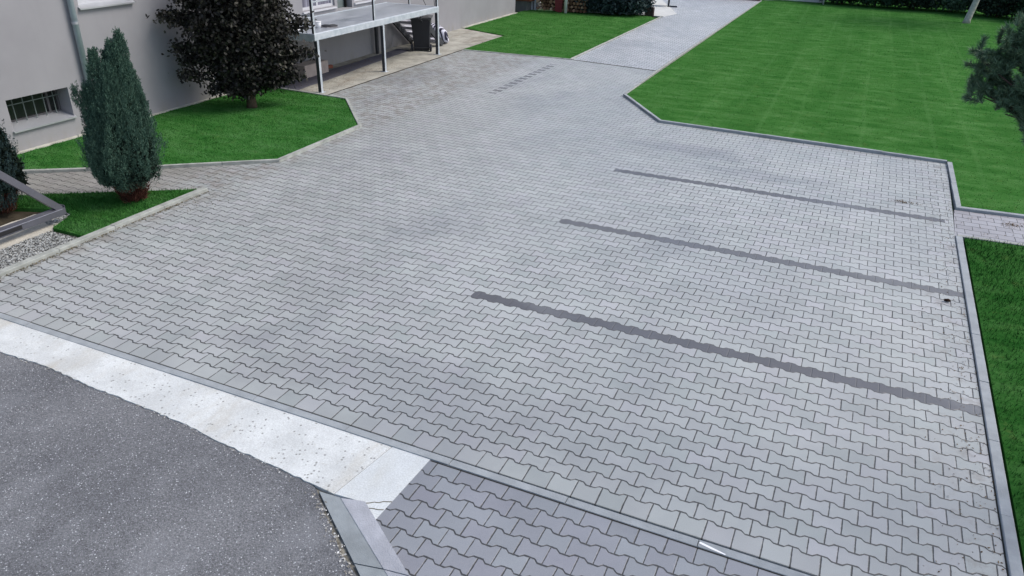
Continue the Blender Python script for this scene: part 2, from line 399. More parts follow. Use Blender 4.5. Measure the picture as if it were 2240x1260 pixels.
# ------------------------------------------------------------------ ground and paved surfaces
sheet('ground', [(-60, -40), (60, -40), (60, 120), (-60, 120)], -.05, simple('ground_green', (.035, .07, .025), .95, .1, var=.4, nsc=1, bump=.5, bsc=20), side=.02)
KX = -8.5
paving = [(KX, 4.225), (1.57, 4.225), (1.56, 11.25), (1.58, 12.35), (1.61, 14.8), (-3.54, 15.05), (-4.86, 16.95), (-4.92, 20.03), (-7.39, 20.33), (-10.62, 20.1),
          (-10.63, 13.78), (-9.98, 13.62), (-8.5, 11.96), (-8.46, 9.55), (-9.86, 8.45), (-11.41, 7.38), (-12.5, 6.6), (-12.5, 5.35), (-10.27, 6.91), (-8.6, 8.05), (KX, 7.9)]
sheet('paving', paving, 0.0, m_pave)
sheet('front_paving', [(-2.511, 4.15), (-2.534, 3.389), (-2.05, 3.061), (-.6, 2.02), (.8, 1.0), (3.5, 1.0), (3.5, 4.15)], -.004, m_pave_front)
sheet('driveway', [(-7.39, 20.36), (-4.92, 20.06), (-4.86, 37.6), (-12, 38.5), (-9, 32.5), (-7.35, 30.3)], -.003, m_drive)
sheet('driveway_joint', [(-7.39, 20.33), (-4.92, 20.03), (-4.92, 20.08), (-7.39, 20.38)], .006, simple('dark_joint', (.10, .105, .095), .9, .1))
sheet('concrete_pad', [(-7.36, 30.2), (-7.1, 31.2), (-7.8, 33.0), (-9.5, 37.2), (-14, 37.2), (-9.2, 31.2), (-8.3, 30.15)], .004, m_pad)
sheet('side_path', [(1.56, 11.25), (6.5, 11.55), (6.5, 12.75), (1.60, 12.35)], -.002, m_path)
slab_P = [(-12.5, 13.78), (-10.66, 13.78), (-10.66, 20.1), (-10.66, 22.9), (-12.5, 23.6)]
sheet('concrete_slab', slab_P, .008, m_slab)
sheet('slab_dark_strip', rough_line([(-12.12, 13.8), (-12.28, 19.3)], .5, .02, 3)+rough_line([(-11.85, 19.3), (-11.45, 13.8)], .5, .03, 4), .012, simple('dark_grey_strip', (.10, .10, .125), .85, .2, var=.15), side=.004)  # thin sheet that colours a band of the slab dark grey
edge = [(-9.3, 3.72), (-7.014, 3.727), (-6.4, 3.743), (-5.72, 3.690), (-5.17, 3.672), (-4.607, 3.645), (-4.054, 3.58), (-3.56, 3.545), (-3.197, 3.512)]
re_ = rough_line(edge, .05, .008, 5)
sheet('white_concrete_strip', re_+[(-2.961, 3.489), (-2.866, 4.162), (-9.3, 4.162)], -.002, m_white)
sheet('white_concrete_end', [(-2.955, 3.489), (-2.905, 3.494), (-2.692, 3.509), (-2.534, 3.389), (-2.511, 4.162), (-2.860, 4.162)], -.001, m_white2)
crk = MB()
for A_, B_ in (((-2.69, 3.505), (-2.525, 3.60)), ((-2.645, 3.47), (-2.535, 3.505))):
    pl_ = rough_line([A_, B_], .03, .008, int(A_[1]*1000))
    for a, b in zip(pl_, pl_[1:]): crk.bar((a[0], a[1], .0), (b[0], b[1], .0), .006, .004)
o = crk.build('cracks', simple('crack_dark', (.13, .12, .09), .9, .1)); o['kind'] = 'structure'
g_out = [(-3.197, 3.512), (-3.107, 3.488), (-2.623, 3.07), (-2.334, 2.925-.02)]
asph_edge = rough_line([(-3.197, 3.512), (-3.107, 3.475), (-2.86, 3.27), (-2.623, 3.075), (-2.334, 2.895), (-.9, 1.80), (.5, .7)], .05, .012, 9)
sheet('asphalt_road', re_[:-1]+asph_edge+[(.5, -8), (-16, -8), (-16, 3.72)], -.012, m_asphalt, side=.02)
sheet('gutter_joint', [(-3.25, 3.50), (-2.9, 3.50), (-.2, 1.50), (-.35, 1.35)], -.03, simple('crumbled_joint', (.20, .19, .16), .95, .1, var=.6, nsc=25))
# gutter stones and sloping kerb of the road
def quad_strip(name, A0, A1, B0, B1, n, z0, z1, mat, gap=.004):
    m = MB()
    for i in range(n):
        t0, t1 = i/n+gap*.5, (i+1)/n-gap*.5
        a0, a1 = Vector(A0).lerp(Vector(A1), t0), Vector(A0).lerp(Vector(A1), t1); b0, b1 = Vector(B0).lerp(Vector(B1), t0), Vector(B0).lerp(Vector(B1), t1)
        b = len(m.V); m.V += [(a0.x, a0.y, -.1), (a1.x, a1.y, -.1), (b1.x, b1.y, -.1), (b0.x, b0.y, -.1), (a0.x, a0.y, z0), (a1.x, a1.y, z0), (b1.x, b1.y, z1), (b0.x, b0.y, z1)]
        m.F += [(b, b+1, b+2, b+3), (b+4, b+5, b+6, b+7)]+[(b+k, b+(k+1) % 4, b+4+(k+1) % 4, b+4+k) for k in range(4)]
    o = m.build(name, mat); o['kind'] = 'structure'; return o
def ext(a, b, L): v = (Vector(b)-Vector(a)); return tuple(Vector(a)+v.normalized()*L)
mg = simple('gutter_concrete', (.235, .262, .275), .75, .3, var=.2, nsc=3, bump=.3, bsc=110)
mk2 = simple('road_kerb_concrete', (.43, .44, .47), .8, .25, var=.16, nsc=4, bump=.4, bsc=90)
quad_strip('gutter', (-3.085, 3.470), ext((-3.085, 3.470), (-2.31, 2.905), 3.2), (-2.906, 3.49), ext((-2.906, 3.49), (-2.172, 3.003), 3.2), 4, -.006, -.014, mg)
quad_strip('road_kerb', (-2.902, 3.485), ext((-2.902, 3.485), (-2.168, 3.0), 3.2), (-2.694, 3.502), ext((-2.694, 3.502), (-2.055, 3.055), 3.2), 4, -.010, .024, mk2)
sheet('soil_bed', [(-12.5, 13.75), (-12.5, 2.0), (-16, 2.0), (-16, 3.9), (-8.62, 3.9), (-8.62, 8.0), (-10.27, 6.80), (-11.4, 6.1), (-12.5, 5.3)][1:], -.02, m_soil)
# gravel, foundation
sheet('gravel_bed', [(-8.62, 4.2), (-8.62, 5.95), (-9.22, 5.93), (-9.22, 4.2)], .004, m_gravel, side=.02)
sheet('gate_foundation', rough_line([(-9.18, 4.2), (-9.18, 6.0), (-9.34, 6.32), (-9.60, 6.42), (-9.85, 6.2), (-9.85, 4.2)], .15, .02, 8), .016, m_found, side=.03)

# lawns
L_left = [(-12.46, 6.66), (-11.44, 7.44), (-9.90, 8.53), (-8.50, 9.58), (-8.53, 11.95), (-9.99, 13.60), (-12.46, 13.72)]
L_tri = [(-8.60, 7.92), (-8.62, 5.96), (-9.18, 5.97), (-9.36, 6.38), (-9.62, 6.48), (-10.3, 6.2), (-11.9, 5.0), (-12.4, 5.3), (-10.25, 6.84)]
L_mid = [(-10.62, 20.16), (-7.45, 20.38), (-7.43, 29.3), (-7.85, 30.0), (-12.45, 29.0), (-12.45, 23.65), (-10.62, 22.98)]
L_right = [(-4.80, 17.0), (-3.50, 15.12), (1.62, 14.87), (1.70, 12.43), (14, 13.2), (14, 42), (-1, 42), (-4.78, 37.4)]
L_near = [(1.67, 3.0), (1.67, 11.17), (6.5, 11.47), (14, 12.0), (14, 3.0)]
lawns = [(L_left, m_lawn_left, .03), (L_tri, m_lawn_left, .035), (L_mid, m_lawn, .02), (L_right, m_lawn, .03), (L_near, m_lawn_near, .02)]
for P, m, z in lawns: sheet('lawn', P, z, m, side=.08)

def grass(P, z, n, hmin, hmax, wid, mat, far=0, seed=1, clump=0):
    r = np.random.default_rng(seed); P_ = np.array(P); lo, hi = P_.min(0), P_.max(0)
    x = r.uniform(lo[0], hi[0], n*2); y = lo[1]+(hi[1]-lo[1])*r.uniform(0, 1, n*2)**(1+far)
    ok = in_poly(P, x, y) & visible(x, y); x, y = x[ok][:n], y[ok][:n]; n = len(x)
    d = np.hypot(x, y); sc = np.clip(d/9, .8, 3)
    h = r.uniform(hmin, hmax, n)*np.clip(sc, 1, 1.4); a = r.uniform(0, 2*np.pi, n); w_ = wid*sc*r.uniform(.7, 1.3, n)
    lx, ly = np.cos(a)*w_, np.sin(a)*w_; b = r.uniform(0, 2*np.pi, n); ln = h*r.uniform(.2, .9, n)
    V = np.empty((n, 3, 3), np.float32)
    V[:, 0] = np.stack([x-lx, y-ly, np.full(n, z-.004)], 1); V[:, 1] = np.stack([x+lx, y+ly, np.full(n, z-.004)], 1)
    V[:, 2] = np.stack([x+np.cos(b)*ln, y+np.sin(b)*ln, z+h], 1)
    return V.reshape(-1, 3)
m_blade = m_lawn_left
m_blade_n = m_lawn_near
for P, z, n, mt, ho in ((L_left, .03, 45000, m_lawn_left, (.006, .017)), (L_tri, .035, 30000, m_lawn_left, (.015, .035)), (L_mid, .02, 14000, m_lawn, (.006, .014)), (L_right, .03, 36000, m_lawn, (.006, .014)), (L_near, .02, 90000, m_blade_n, (.02, .055))):
    o = fast_mesh('grass', grass(P, z, n, ho[0], ho[1], .0035, mt, far=.8 if P is L_right else .2, seed=n), 3, mt); o['kind'] = 'stuff'

# kerb stones (edgings)
kerb([(1.57, 2.5), (1.56, 11.20)], .085, .024, m_kerb, side=-1)
kerb([(1.585, 11.27-.0), (6.5, 11.57)], .06, .020, m_kerb_mossy, side=-1, name='path_kerb')
kerb([(6.5, 12.72), (1.62, 12.37), (1.61, 14.80)], .075, .040, m_kerb, side=-1)
kerb([(1.60, 14.80), (-3.54, 15.05), (-4.86, 16.93)], .06, .052, m_kerb, side=-1)
kerb([(-4.86, 16.97), (-4.92, 20.03), (-4.86, 37.5)], .055, .035, m_kerb_mossy, side=-1)
kerb([(-7.39, 20.36), (-7.37, 29.9)], .05, .03, m_kerb_mossy, side=1)
kerb([(-7.40, 20.33), (-10.6, 20.10)], .05, .02, m_kerb_mossy, side=-1)
kerb([(-12.4, 13.74), (-9.98, 13.62), (-8.5, 11.96), (-8.46, 9.55), (-9.86, 8.45), (-11.41, 7.38), (-12.45, 6.62)], .06, .05, m_kerb_mossy, side=-1)
kerb([(KX, 3.9), (KX, 7.99)], .10, .045, m_kerb_mossy, side=1, seglen=.9)
kerb([(-8.60, 8.07), (-10.27, 6.91), (-12.4, 5.45)], .05, .012, m_kerb_mossy, side=1)
kerb([(-9.2, 4.152), (1.57, 4.132)], .072, .006, m_kerb, side=1, bev=.003, name='threshold_kerb')
o = MB().box(-9.2, -2.7, 4.2265, 4.2325, -.02, .0015).box(-2.7, 1.57, 4.2270, 4.2295, -.02, .0010).build('threshold_joint', simple('joint_soil', (.05, .047, .04), .95, .1)); o['kind'] = 'structure'
o = MB().box(-2.5, 1.57, 4.126, 4.132, -.02, .0005).build('threshold_joint', bpy.data.materials['joint_soil']); o['kind'] = 'structure'
o = MB().box(1.556, 1.566, 3.0, 11.2, -.02, .0015).build('kerb_joint', bpy.data.materials['joint_soil']); o['kind'] = 'structure'
o = sheet('slab_joint', rough_line([(-10.655, 13.8), (-10.655, 20.1)], .2, .006, 3)+[(-10.615, 20.1), (-10.615, 13.8)], .004, bpy.data.materials['joint_soil'])
# pale mortar / pebble strip at the foot of the house wall
m_peb = concrete('pebble_strip', (.46, .46, .40), .3, (.22, .20, .15), .6)
sheet('pebble_strip', rough_line([(-12.5, 5.5), (-12.5, 13.7)], 5, 0)+rough_line([(-12.42, 13.7), (-12.42, 5.5)], .12, .02, 2), .045, m_peb)
sheet('pebble_strip', rough_line([(-12.5, 23.6), (-12.5, 27.9)], 5, 0)+rough_line([(-12.38, 27.9), (-12.38, 23.6)], .12, .02, 6), .035, m_peb)

# loose gravel pebbles
def pebbles(P, z, n, s0, s1, mat, seed, name='pebbles'):
    r = np.random.default_rng(seed); P_ = np.array(P); lo, hi = P_.min(0), P_.max(0)
    x, y = r.uniform(lo[0], hi[0], n*2), r.uniform(lo[1], hi[1], n*2); ok = in_poly(P, x, y); x, y = x[ok][:n], y[ok][:n]; n = len(x)
    oc = np.array([(1, 0, 0), (0, 1, 0), (-1, 0, 0), (0, -1, 0), (0, 0, 1), (0, 0, -1)], float); tri = [(0, 1, 4), (1, 2, 4), (2, 3, 4), (3, 0, 4)]
    V = []; F = []
    for i in range(n):
        s_ = r.uniform(s0, s1); k = oc*s_*r.uniform(.6, 1.2, 3)*np.array([1, 1, .7]); a = r.uniform(0, 6.28); c_, s2 = math.cos(a), math.sin(a)
        k = np.stack([k[:, 0]*c_-k[:, 1]*s2, k[:, 0]*s2+k[:, 1]*c_, k[:, 2]], 1)+(x[i], y[i], z+s_*.2); b = len(V); V += k.tolist(); F += [tuple(b+q for q in t) for t in tri]
    o = mesh_obj(name, V, F, mat); o['kind'] = 'stuff'; return o
m_pebble = leafy('pebble_grey', [(0, (.10, .10, .10)), (.5, (.26, .27, .26)), (.9, (.50, .51, .50)), (1, (.72, .72, .70))], .8, .2)
pebbles([(-8.62, 4.3), (-8.62, 5.9), (-9.18, 5.9), (-9.18, 4.3)], .006, 2600, .007, .018, m_pebble, 3)
pebbles([(-9.3, 6.05), (-9.3, 6.45), (-9.6, 6.45), (-9.55, 6.05)], .016, 160, .012, .03, m_pebble, 4)
# dry debris and moss bits along the edgings
m_debris = leafy('debris_brown', [(0, (.035, .022, .014)), (.5, (.10, .065, .035)), (1, (.20, .15, .09))], .9, .1)
m_moss = leafy('moss_bits', [(0, (.05, .04, .02)), (.5, (.12, .10, .05)), (1, (.20, .16, .10))], .9, .1)
def bits(pts, s0, s1, mat, name, seed):
    r = np.random.default_rng(seed); n = len(pts); p = np.asarray(pts); a = r.uniform(0, 6.28, n); s_ = r.uniform(s0, s1, n)
    V = np.empty((n, 4, 3), np.float32)
    for k in range(4):
        an = a+k*np.pi/2; rr_ = s_*(1 if k % 2 else .55); V[:, k] = np.stack([p[:, 0]+np.cos(an)*rr_, p[:, 1]+np.sin(an)*rr_, p[:, 2]+r.uniform(.002, .012, n)], 1)
    o = fast_mesh(name, V.reshape(-1, 3), 4, mat); o['kind'] = 'stuff'; return o
pts = [(1.56-abs(rng.normal(0, .22)), y_, 0) for y_ in rng.uniform(4.3, 14.6, 620)]
bits(pts, .004, .012, m_debris, 'leaf_debris', 1)
pts = [(-8.49+abs(rng.normal(0, .03)), y_, 0) for y_ in rng.uniform(4.3, 8.0, 900)]+[(rng.normal(-8.2, .16), rng.normal(7.6, .35), 0) for _ in range(120)]
bits(pts, .004, .013, m_moss, 'moss_line', 2)
pts = [(rng.uniform(1.6, 3.4), rng.uniform(11.4, 12.3), 0) for _ in range(60)]+[(rng.normal(2.35, .08), rng.normal(12.05, .06), 0) for _ in range(60)]+[(rng.normal(.95, .12), rng.normal(12.35, .03), 0) for _ in range(70)]
bits(pts, .006, .02, m_debris, 'leaf_debris', 3)
pts = [(rng.uniform(-12.3, -10.8), rng.uniform(13.9, 17.5), .012) for _ in range(900)]
bits(pts, .005, .016, leafy('leaf_bits_red', [(0, (.06, .03, .02)), (.6, (.16, .08, .05)), (1, (.26, .17, .1))], .9, .1), 'leaf_debris', 4)
pts = []
for t_ in rng.uniform(0, 1.6, 200):
    pts.append((-3.10+t_*.80+rng.normal(0, .022)-.03, 3.475-t_*.60+rng.normal(0, .018)-.02, -.012))
bits(pts, .004, .014, leafy('mortar_crumbs', [(0, (.10, .09, .07)), (.45, (.35, .34, .31)), (1, (.75, .77, .78))], .9, .1), 'mortar_crumbs', 7)
pts = [(rng.uniform(-7.5, -3.3), 0, 0) for _ in range(420)]
ex = [e[0] for e in edge]; ey = [e[1] for e in edge]
pts = [(p_[0], float(np.interp(p_[0], ex, ey))-abs(rng.normal(0, .03))+.01, -.010) for p_ in pts]
bits(pts, .003, .009, bpy.data.materials['mortar_crumbs'], 'mortar_crumbs', 8)
lf = MB().blob((1.37, 9.03, .022), (.034, .022, .016), 5, .3)
tag(lf.build('dead_leaf', simple('dead_leaf_dark', (.03, .018, .012), .9, .1)), 'small dark brown curled dead leaf lying on the paving near the right kerb', 'leaf')
pm = MB(); pm.V = [(-.383, 4.168, .0075), (-.30, 4.150, .0075), (-.20, 4.137, .0075), (-.19, 4.146, .0075), (-.28, 4.166, .0075), (-.375, 4.186, .0075)]; pm.F = [(0, 1, 2, 3, 4, 5)]
tag(pm.build('paint_streak', simple('white_paint', (.85, .86, .88), .5, .4, var=.03)), 'short white paint streak on the flush threshold kerb at the front', 'paint mark')

# ------------------------------------------------------------------ house
m_plaster = NT('house_plaster', .9, .12)
Pz = m_plaster.pos(); px_, py_, pz_ = m_plaster.xyz(Pz)
f = m_plaster.ramp(m_plaster.noise(m_plaster.scale(Pz, (1, .5, .5)), 1.0, 4, .6), .3, .7, .90, 1.06)
cc = m_plaster.mix(1.0, (.295, .292, .308), m_plaster.comb(f, f, f), 'MULTIPLY')
st = m_plaster.math('MULTIPLY', m_plaster.ramp(pz_, .32, .0), m_plaster.ramp(m_plaster.noise(m_plaster.scale(Pz, (1, 2.5, .6)), 2.2, 4), .4, .7, .1, .55))
cc = m_plaster.mix(st, cc, (.25, .24, .20))
sk = m_plaster.ramp(m_plaster.noise(m_plaster.scale(Pz, (1, 3.0, .25)), 1.4, 4), .52, .75, 0, .25)
cc = m_plaster.mix(sk, cc, (.25, .245, .255))
m_plaster.col(cc).bump(m_plaster.noise(Pz, 120, 3, .7), .45, .004); m_plaster = m_plaster.m
WX = -12.5
house = empty('house', (-17, 15, 0), 0, 'grey plastered house with a barred basement window and a raised steel deck along its wall', 'house')
def sub(o, parent):
    o.parent = parent; o.matrix_parent_inverse = Matrix.Translation(-Vector(parent.location)) if parent.type == 'EMPTY' else Matrix.Identity(4); return o
openings = [(7.925, 9.05, .385, .885, .34), (9.62, 10.72, 2.14, 3.5, .16), (15.55, 16.82, 1.42, 3.55, .14), (16.93, 17.56, 1.30, 3.45, .30), (17.66, 18.55, 1.42, 3.55, .14)]
ys = sorted({1.0, 27.95, *[v for o_ in openings for v in o_[:2]]}); zs = sorted({-.1, 6.4, *[v for o_ in openings for v in o_[2:4]]})
wm = MB()
for a, b in zip(ys, ys[1:]):
    for c, d in zip(zs, zs[1:]):
        if any(o_[0] <= a and b <= o_[1] and o_[2] <= c and d <= o_[3] for o_ in openings): continue
        k = len(wm.V); wm.V += [(WX, a, c), (WX, b, c), (WX, b, d), (WX, a, d)]; wm.F.append((k, k+1, k+2, k+3))
for (a, b, c, d, dp) in openings:
    k = len(wm.V); wm.V += [(WX, a, c), (WX, b, c), (WX, b, d), (WX, a, d), (WX-dp, a, c), (WX-dp, b, c), (WX-dp, b, d), (WX-dp, a, d)]
    for i in range(4): wm.F.append((k+i, k+4+i, k+4+(i+1) % 4, k+(i+1) % 4))
k = len(wm.V); wm.V += [(WX, 27.95, -.1), (-22, 27.95, -.1), (-22, 27.95, 6.4), (WX, 27.95, 6.4), (WX, 1, -.1), (-22, 1, -.1), (-22, 1, 6.4), (WX, 1, 6.4)]
wm.F += [(k, k+1, k+2, k+3), (k+5, k+4, k+7, k+6), (k+1, k+5, k+6, k+2)]
wall = sub(wm.build('wall', m_plaster), house)
rf = MB(); rf.V = [(-12.0, .5, 6.35), (-12.0, 28.5, 6.35), (-17.2, 28.5, 9.2), (-17.2, .5, 9.2), (-22.5, .5, 6.35), (-22.5, 28.5, 6.35), (-12.0, .5, 6.5), (-12.0, 28.5, 6.5), (-17.2, 28.5, 9.4), (-17.2, .5, 9.4), (-22.5, .5, 6.5), (-22.5, 28.5, 6.5)]
rf.F = [(0, 1, 2, 3), (3, 2, 5, 4), (6, 9, 8, 7), (9, 10, 11, 8), (0, 6, 7, 1), (4, 5, 11, 10), (0, 3, 9, 6), (3, 4, 10, 9), (1, 7, 8, 2), (2, 8, 11, 5)]
sub(rf.build('roof', simple('roof_tile', (.20, .07, .05), .8, .2, nsc=4)), house)
m_gl = NT('dark_glass', .12, .5); m_gl.col((.018, .022, .020)); m_gl = m_gl.m
m_frame_d = simple('frame_brown_grey', (.085, .085, .09), .6, .3)
m_frame_w = simple('frame_pale', (.52, .53, .56), .5, .4, var=.05)
m_metal = simple('sheet_metal', (.50, .52, .55), .38, .5, .55, var=.08, nsc=3)
m_bar = simple('bar_paint', (.13, .16, .155), .6, .4)
# basement window
def frame_yz(m, x, a, b, c, d, t, dp):
    m.box(x-dp/2, x+dp/2, a, a+t, c, d); m.box(x-dp/2, x+dp/2, b-t, b, c, d); m.box(x-dp/2, x+dp/2, a+t, b-t, c, c+t); m.box(x-dp/2, x+dp/2, a+t, b-t, d-t, d)
fr = MB(); frame_yz(fr, WX-.31, 7.925, 9.05, .43, .885, .045, .04); fr.box(WX-.33, WX-.29, 8.82, 8.86, .475, .84)
win = sub(fr.build('basement_window', m_frame_d), house)
o = MB().box(WX-.335, WX-.328, 7.93, 9.04, .40, .88).build('pane', m_gl); o.parent = win
g = MB()
for i in range(6): g.box(WX-.245, WX-.233, 7.98+i*.185, 7.993+i*.185, .43, .885)
g.box(WX-.233, WX-.225, 7.925, 9.05, .735, .748)
o = g.build('grille', m_bar); o.parent = win
sl = MB(); b = len(sl.V)
sl.V = [(WX-.30, 7.93, .452), (WX-.30, 9.045, .452), (WX+.045, 9.07, .378), (WX+.045, 7.905, .378), (WX-.30, 7.93, .440), (WX-.30, 9.045, .440), (WX+.045, 9.07, .355), (WX+.045, 7.905, .355)]
sl.F = [(0, 3, 2, 1), (4, 5, 6, 7), (3, 7, 6, 2), (0, 4, 7, 3), (1, 2, 6, 5)]
o = sl.build('sill', m_metal); o.parent = win
# upper window
fr = MB(); frame_yz(fr, WX-.10, 9.62, 10.72, 2.17, 3.5, .07, .06); fr.box(WX-.13, WX-.07, 10.14, 10.20, 2.24, 3.43)
win = sub(fr.build('window', m_frame_w), house)
o = MB().box(WX-.112, WX-.105, 9.68, 10.66, 2.2, 3.45).build('pane', m_gl); o.parent = win
sl = MB(); sl.V = [(WX-.07, 9.60, 2.175), (WX-.07, 10.74, 2.175), (WX+.06, 10.745, 2.115), (WX+.06, 9.595, 2.115), (WX-.07, 9.60, 2.16), (WX-.07, 10.74, 2.16), (WX+.06, 10.745, 2.09), (WX+.06, 9.595, 2.09)]
sl.F = [(0, 3, 2, 1), (4, 5, 6, 7), (3, 7, 6, 2), (0, 4, 7, 3), (1, 2, 6, 5)]
o = sl.build('sill', m_metal); o.parent = win
# glazed doors behind the deck
m_cur = NT('curtain', .9, .1); y_ = m_cur.xyz(m_cur.pos())[1]
m_cur.col(m_cur.cramp(m_cur.noise(m_cur.comb(y_, 0.0, 0.0), 9.0, 3, .7), [(.35, (.07, .07, .09)), (.55, (.20, .20, .25)), (.7, (.42, .43, .50))])); m_cur = m_cur.m
m_door = simple('door_greygreen', (.13, .16, .16), .6, .3)
for (a, b) in ((15.55, 16.82), (17.66, 18.55)):
    fr = MB(); frame_yz(fr, WX-.08, a, b, 1.42, 3.55, .06, .05); fr.box(WX-.10, WX-.06, (a+b)/2-.03, (a+b)/2+.03, 1.48, 3.49)
    win = sub(fr.build('window', m_frame_w), house)
    o = MB().box(WX-.105, WX-.098, a+.05, b-.05, 1.46, 3.5).build('curtain', m_cur); o.parent = win
    o = MB().box(WX-.14, WX+.05, a-.02, b+.02, 1.36, 1.395).build('sill', m_frame_w); o.parent = win
dr = sub(MB().box(WX-.26, WX-.20, 16.93, 17.56, 1.30, 3.45).build('door', m_door), house)
o = MB().box(WX-.19, WX-.13, 17.47, 17.50, 1.30, 3.4).build('door_edge', simple('dark_rubber', (.015, .015, .015))); o.parent = dr
o = MB().tube([(WX-.2, 17.05, 2.3), (WX-.14, 17.05, 2.3), (WX-.14, 17.17, 2.3)], .01, 8).build('handle', m_metal); o.parent = dr
# downpipe
m_zinc = simple('zinc_pipe', (.36, .42, .46), .5, .4, .35, var=.12, nsc=5)
dp_ = empty('downpipe', (WX+.075, 9.42, 0), 0, 'round bluish grey zinc downpipe with one bracket running down the house wall', 'downpipe')
sub(MB().tube([(WX+.08, 9.42, -.02), (WX+.08, 9.42, 6.3)], .052, 20).build('pipe', m_zinc, smooth=True), dp_)
sub(MB().tube([(WX+.08, 9.42, 1.885), (WX+.08, 9.42, 1.925)], .060, 20).bar((WX, 9.42, 1.905), (WX+.04, 9.42, 1.905), .03, .03).build('bracket', m_metal), dp_)
sub(MB().tube([(WX+.08, 9.42, 4.5), (WX+.08, 9.42, 4.54)], .060, 20).bar((WX, 9.42, 4.52), (WX+.04, 9.42, 4.52), .03, .03).build('bracket', m_metal), dp_)

# ------------------------------------------------------------------ steel deck
m_dsteel_shade = simple('dark_steel_and_shade', (.045, .048, .055), .6, .3)  # dark steel parts, and the painted shade on the galvanised posts
m_galv = NT('galvanised_steel', .42, .5, .25); Pg = m_galv.pos()
m_galv.col(m_galv.mix(m_galv.ramp(m_galv.noise(Pg, 6, 4), .3, .7), (.42, .475, .52), (.56, .60, .64))); m_galv = m_galv.m
mdk = NT('deck_sheet', .45, .45, .2); Pd = mdk.pos()
n_ = mdk.noise(mdk.scale(Pd, (2.0, .6, 1), .25), 1.6, 5, .65)
cdk = mdk.mix(mdk.ramp(n_, .3, .72), (.27, .30, .335), (.38, .41, .45))
cdk = mdk.mix(mdk.ramp(mdk.noise(mdk.scale(Pd, (6, 1.2, 1)), 2, 3), .62, .75, 0, .35), cdk, (.5, .54, .58)); mdk.col(cdk); mdk.rough(mdk.ramp(n_, .3, .7, .3, .6)); mdk = mdk.m
DX = -10.88
deck = empty('steel_deck', (-11.7, 16.5, 0), 0, 'raised galvanised steel deck on square posts with railing and stairs beside the house', 'deck')
sub(MB().box(WX+.02, DX-.05, 13.88, 19.12, 1.225, 1.255).build('deck_floor', mdk), deck)
sub(MB().box(DX-.05, DX+.03, 13.80, 19.20, 1.125, 1.265, .01).build('edge_beam', m_galv), deck)
sub(MB().box(WX+.02, DX-.052, 13.80, 13.87, 1.10, 1.262, .01).build('edge_beam', m_galv), deck)
sub(MB().box(WX+.02, DX-.052, 19.13, 19.20, 1.10, 1.262, .01).build('edge_beam', m_galv), deck)
sub(MB().box(WX+.021, WX+.06, 13.88, 19.12, 1.257, 1.275).build('wall_angle', m_galv), deck)
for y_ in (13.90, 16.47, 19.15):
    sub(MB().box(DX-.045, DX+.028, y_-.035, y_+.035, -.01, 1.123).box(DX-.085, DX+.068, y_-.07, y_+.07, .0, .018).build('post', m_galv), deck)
    sub(MB().box(DX-.049, DX+.031, y_-.041, y_-.036, .02, 1.095).build('post_shade_face', m_dsteel_shade), deck)  # shade of the post's near face put into a dark strip
sub(MB().box(WX+.10, WX+.17, 18.35, 18.43, .0, 1.2).build('post', m_dsteel_shade), deck)
for (xx, y_, w1) in ((DX-.01, 13.84, .05), (DX-.01, 16.14, .042), (DX-.01, 19.16, .05), (WX+.75, 19.16, .035)):
    sub(MB().box(xx-w1/2, xx+w1/2, y_-w1/2, y_+w1/2, 1.262, 2.35).build('rail_post', m_galv), deck)
    sub(MB().box(xx-w1/2-.002, xx+w1/2-.002, y_-w1/2-.006, y_-w1/2-.001, 1.264, 2.34).build('rail_post_shade_face', m_dsteel_shade), deck)  # dark strip paints the shaded near face of the rail post
sub(MB().bar((DX-.01, 13.8, 2.37), (DX-.01, 19.2, 2.37), .05, .04).build('handrail', m_galv), deck)
sub(MB().bar((WX+.05, 13.84, 2.37), (DX-.04, 13.84, 2.37), .05, .04).build('handrail', m_galv), deck)
sub(MB().bar((WX+.75, 19.16, 2.37), (DX-.04, 19.16, 2.37), .05, .04).build('handrail', m_galv), deck)
sub(MB().bar((DX-.01, 13.87, 1.9), (DX-.01, 19.14, 1.9), .02, .03).build('mid_rail', m_galv), deck)
sub(MB().bar((WX+.05, 13.84, 1.62), (DX-.04, 13.84, 1.62), .02, .025).build('mid_rail', m_galv), deck)
sub(MB().tube([(WX+.9, 19.16, 1.9), (DX-.35, 19.16, 1.27)], .008, 6).tube([(DX-.12, 19.16, 1.9), (DX-.08, 19.16, 1.27)], .008, 6).build('brace_wire', m_dsteel_shade), deck)
# stairs
st_p = sub(MB().bar((WX+.10, 19.10, .95), (WX+.10, 20.30, .05), .05, .16).build('stringer', m_dsteel_shade), deck)
sub(MB().bar((WX+1.05, 19.22, .95), (WX+1.05, 20.42, .05), .05, .16).build('stringer', m_dsteel_shade), deck)
m_tread = simple('tread_steel', (.50, .50, .56), .5, .4, .1)
for i in range(5):
    y_ = 19.22+i*.24; z_ = .93-i*.185
    sub(MB().box(WX+.13, WX+1.02, y_, y_+.235, z_-.02, z_+.012).box(WX+.13, WX+1.02, y_, y_+.02, z_-.06, z_-.021).build('tread', m_tread), deck)

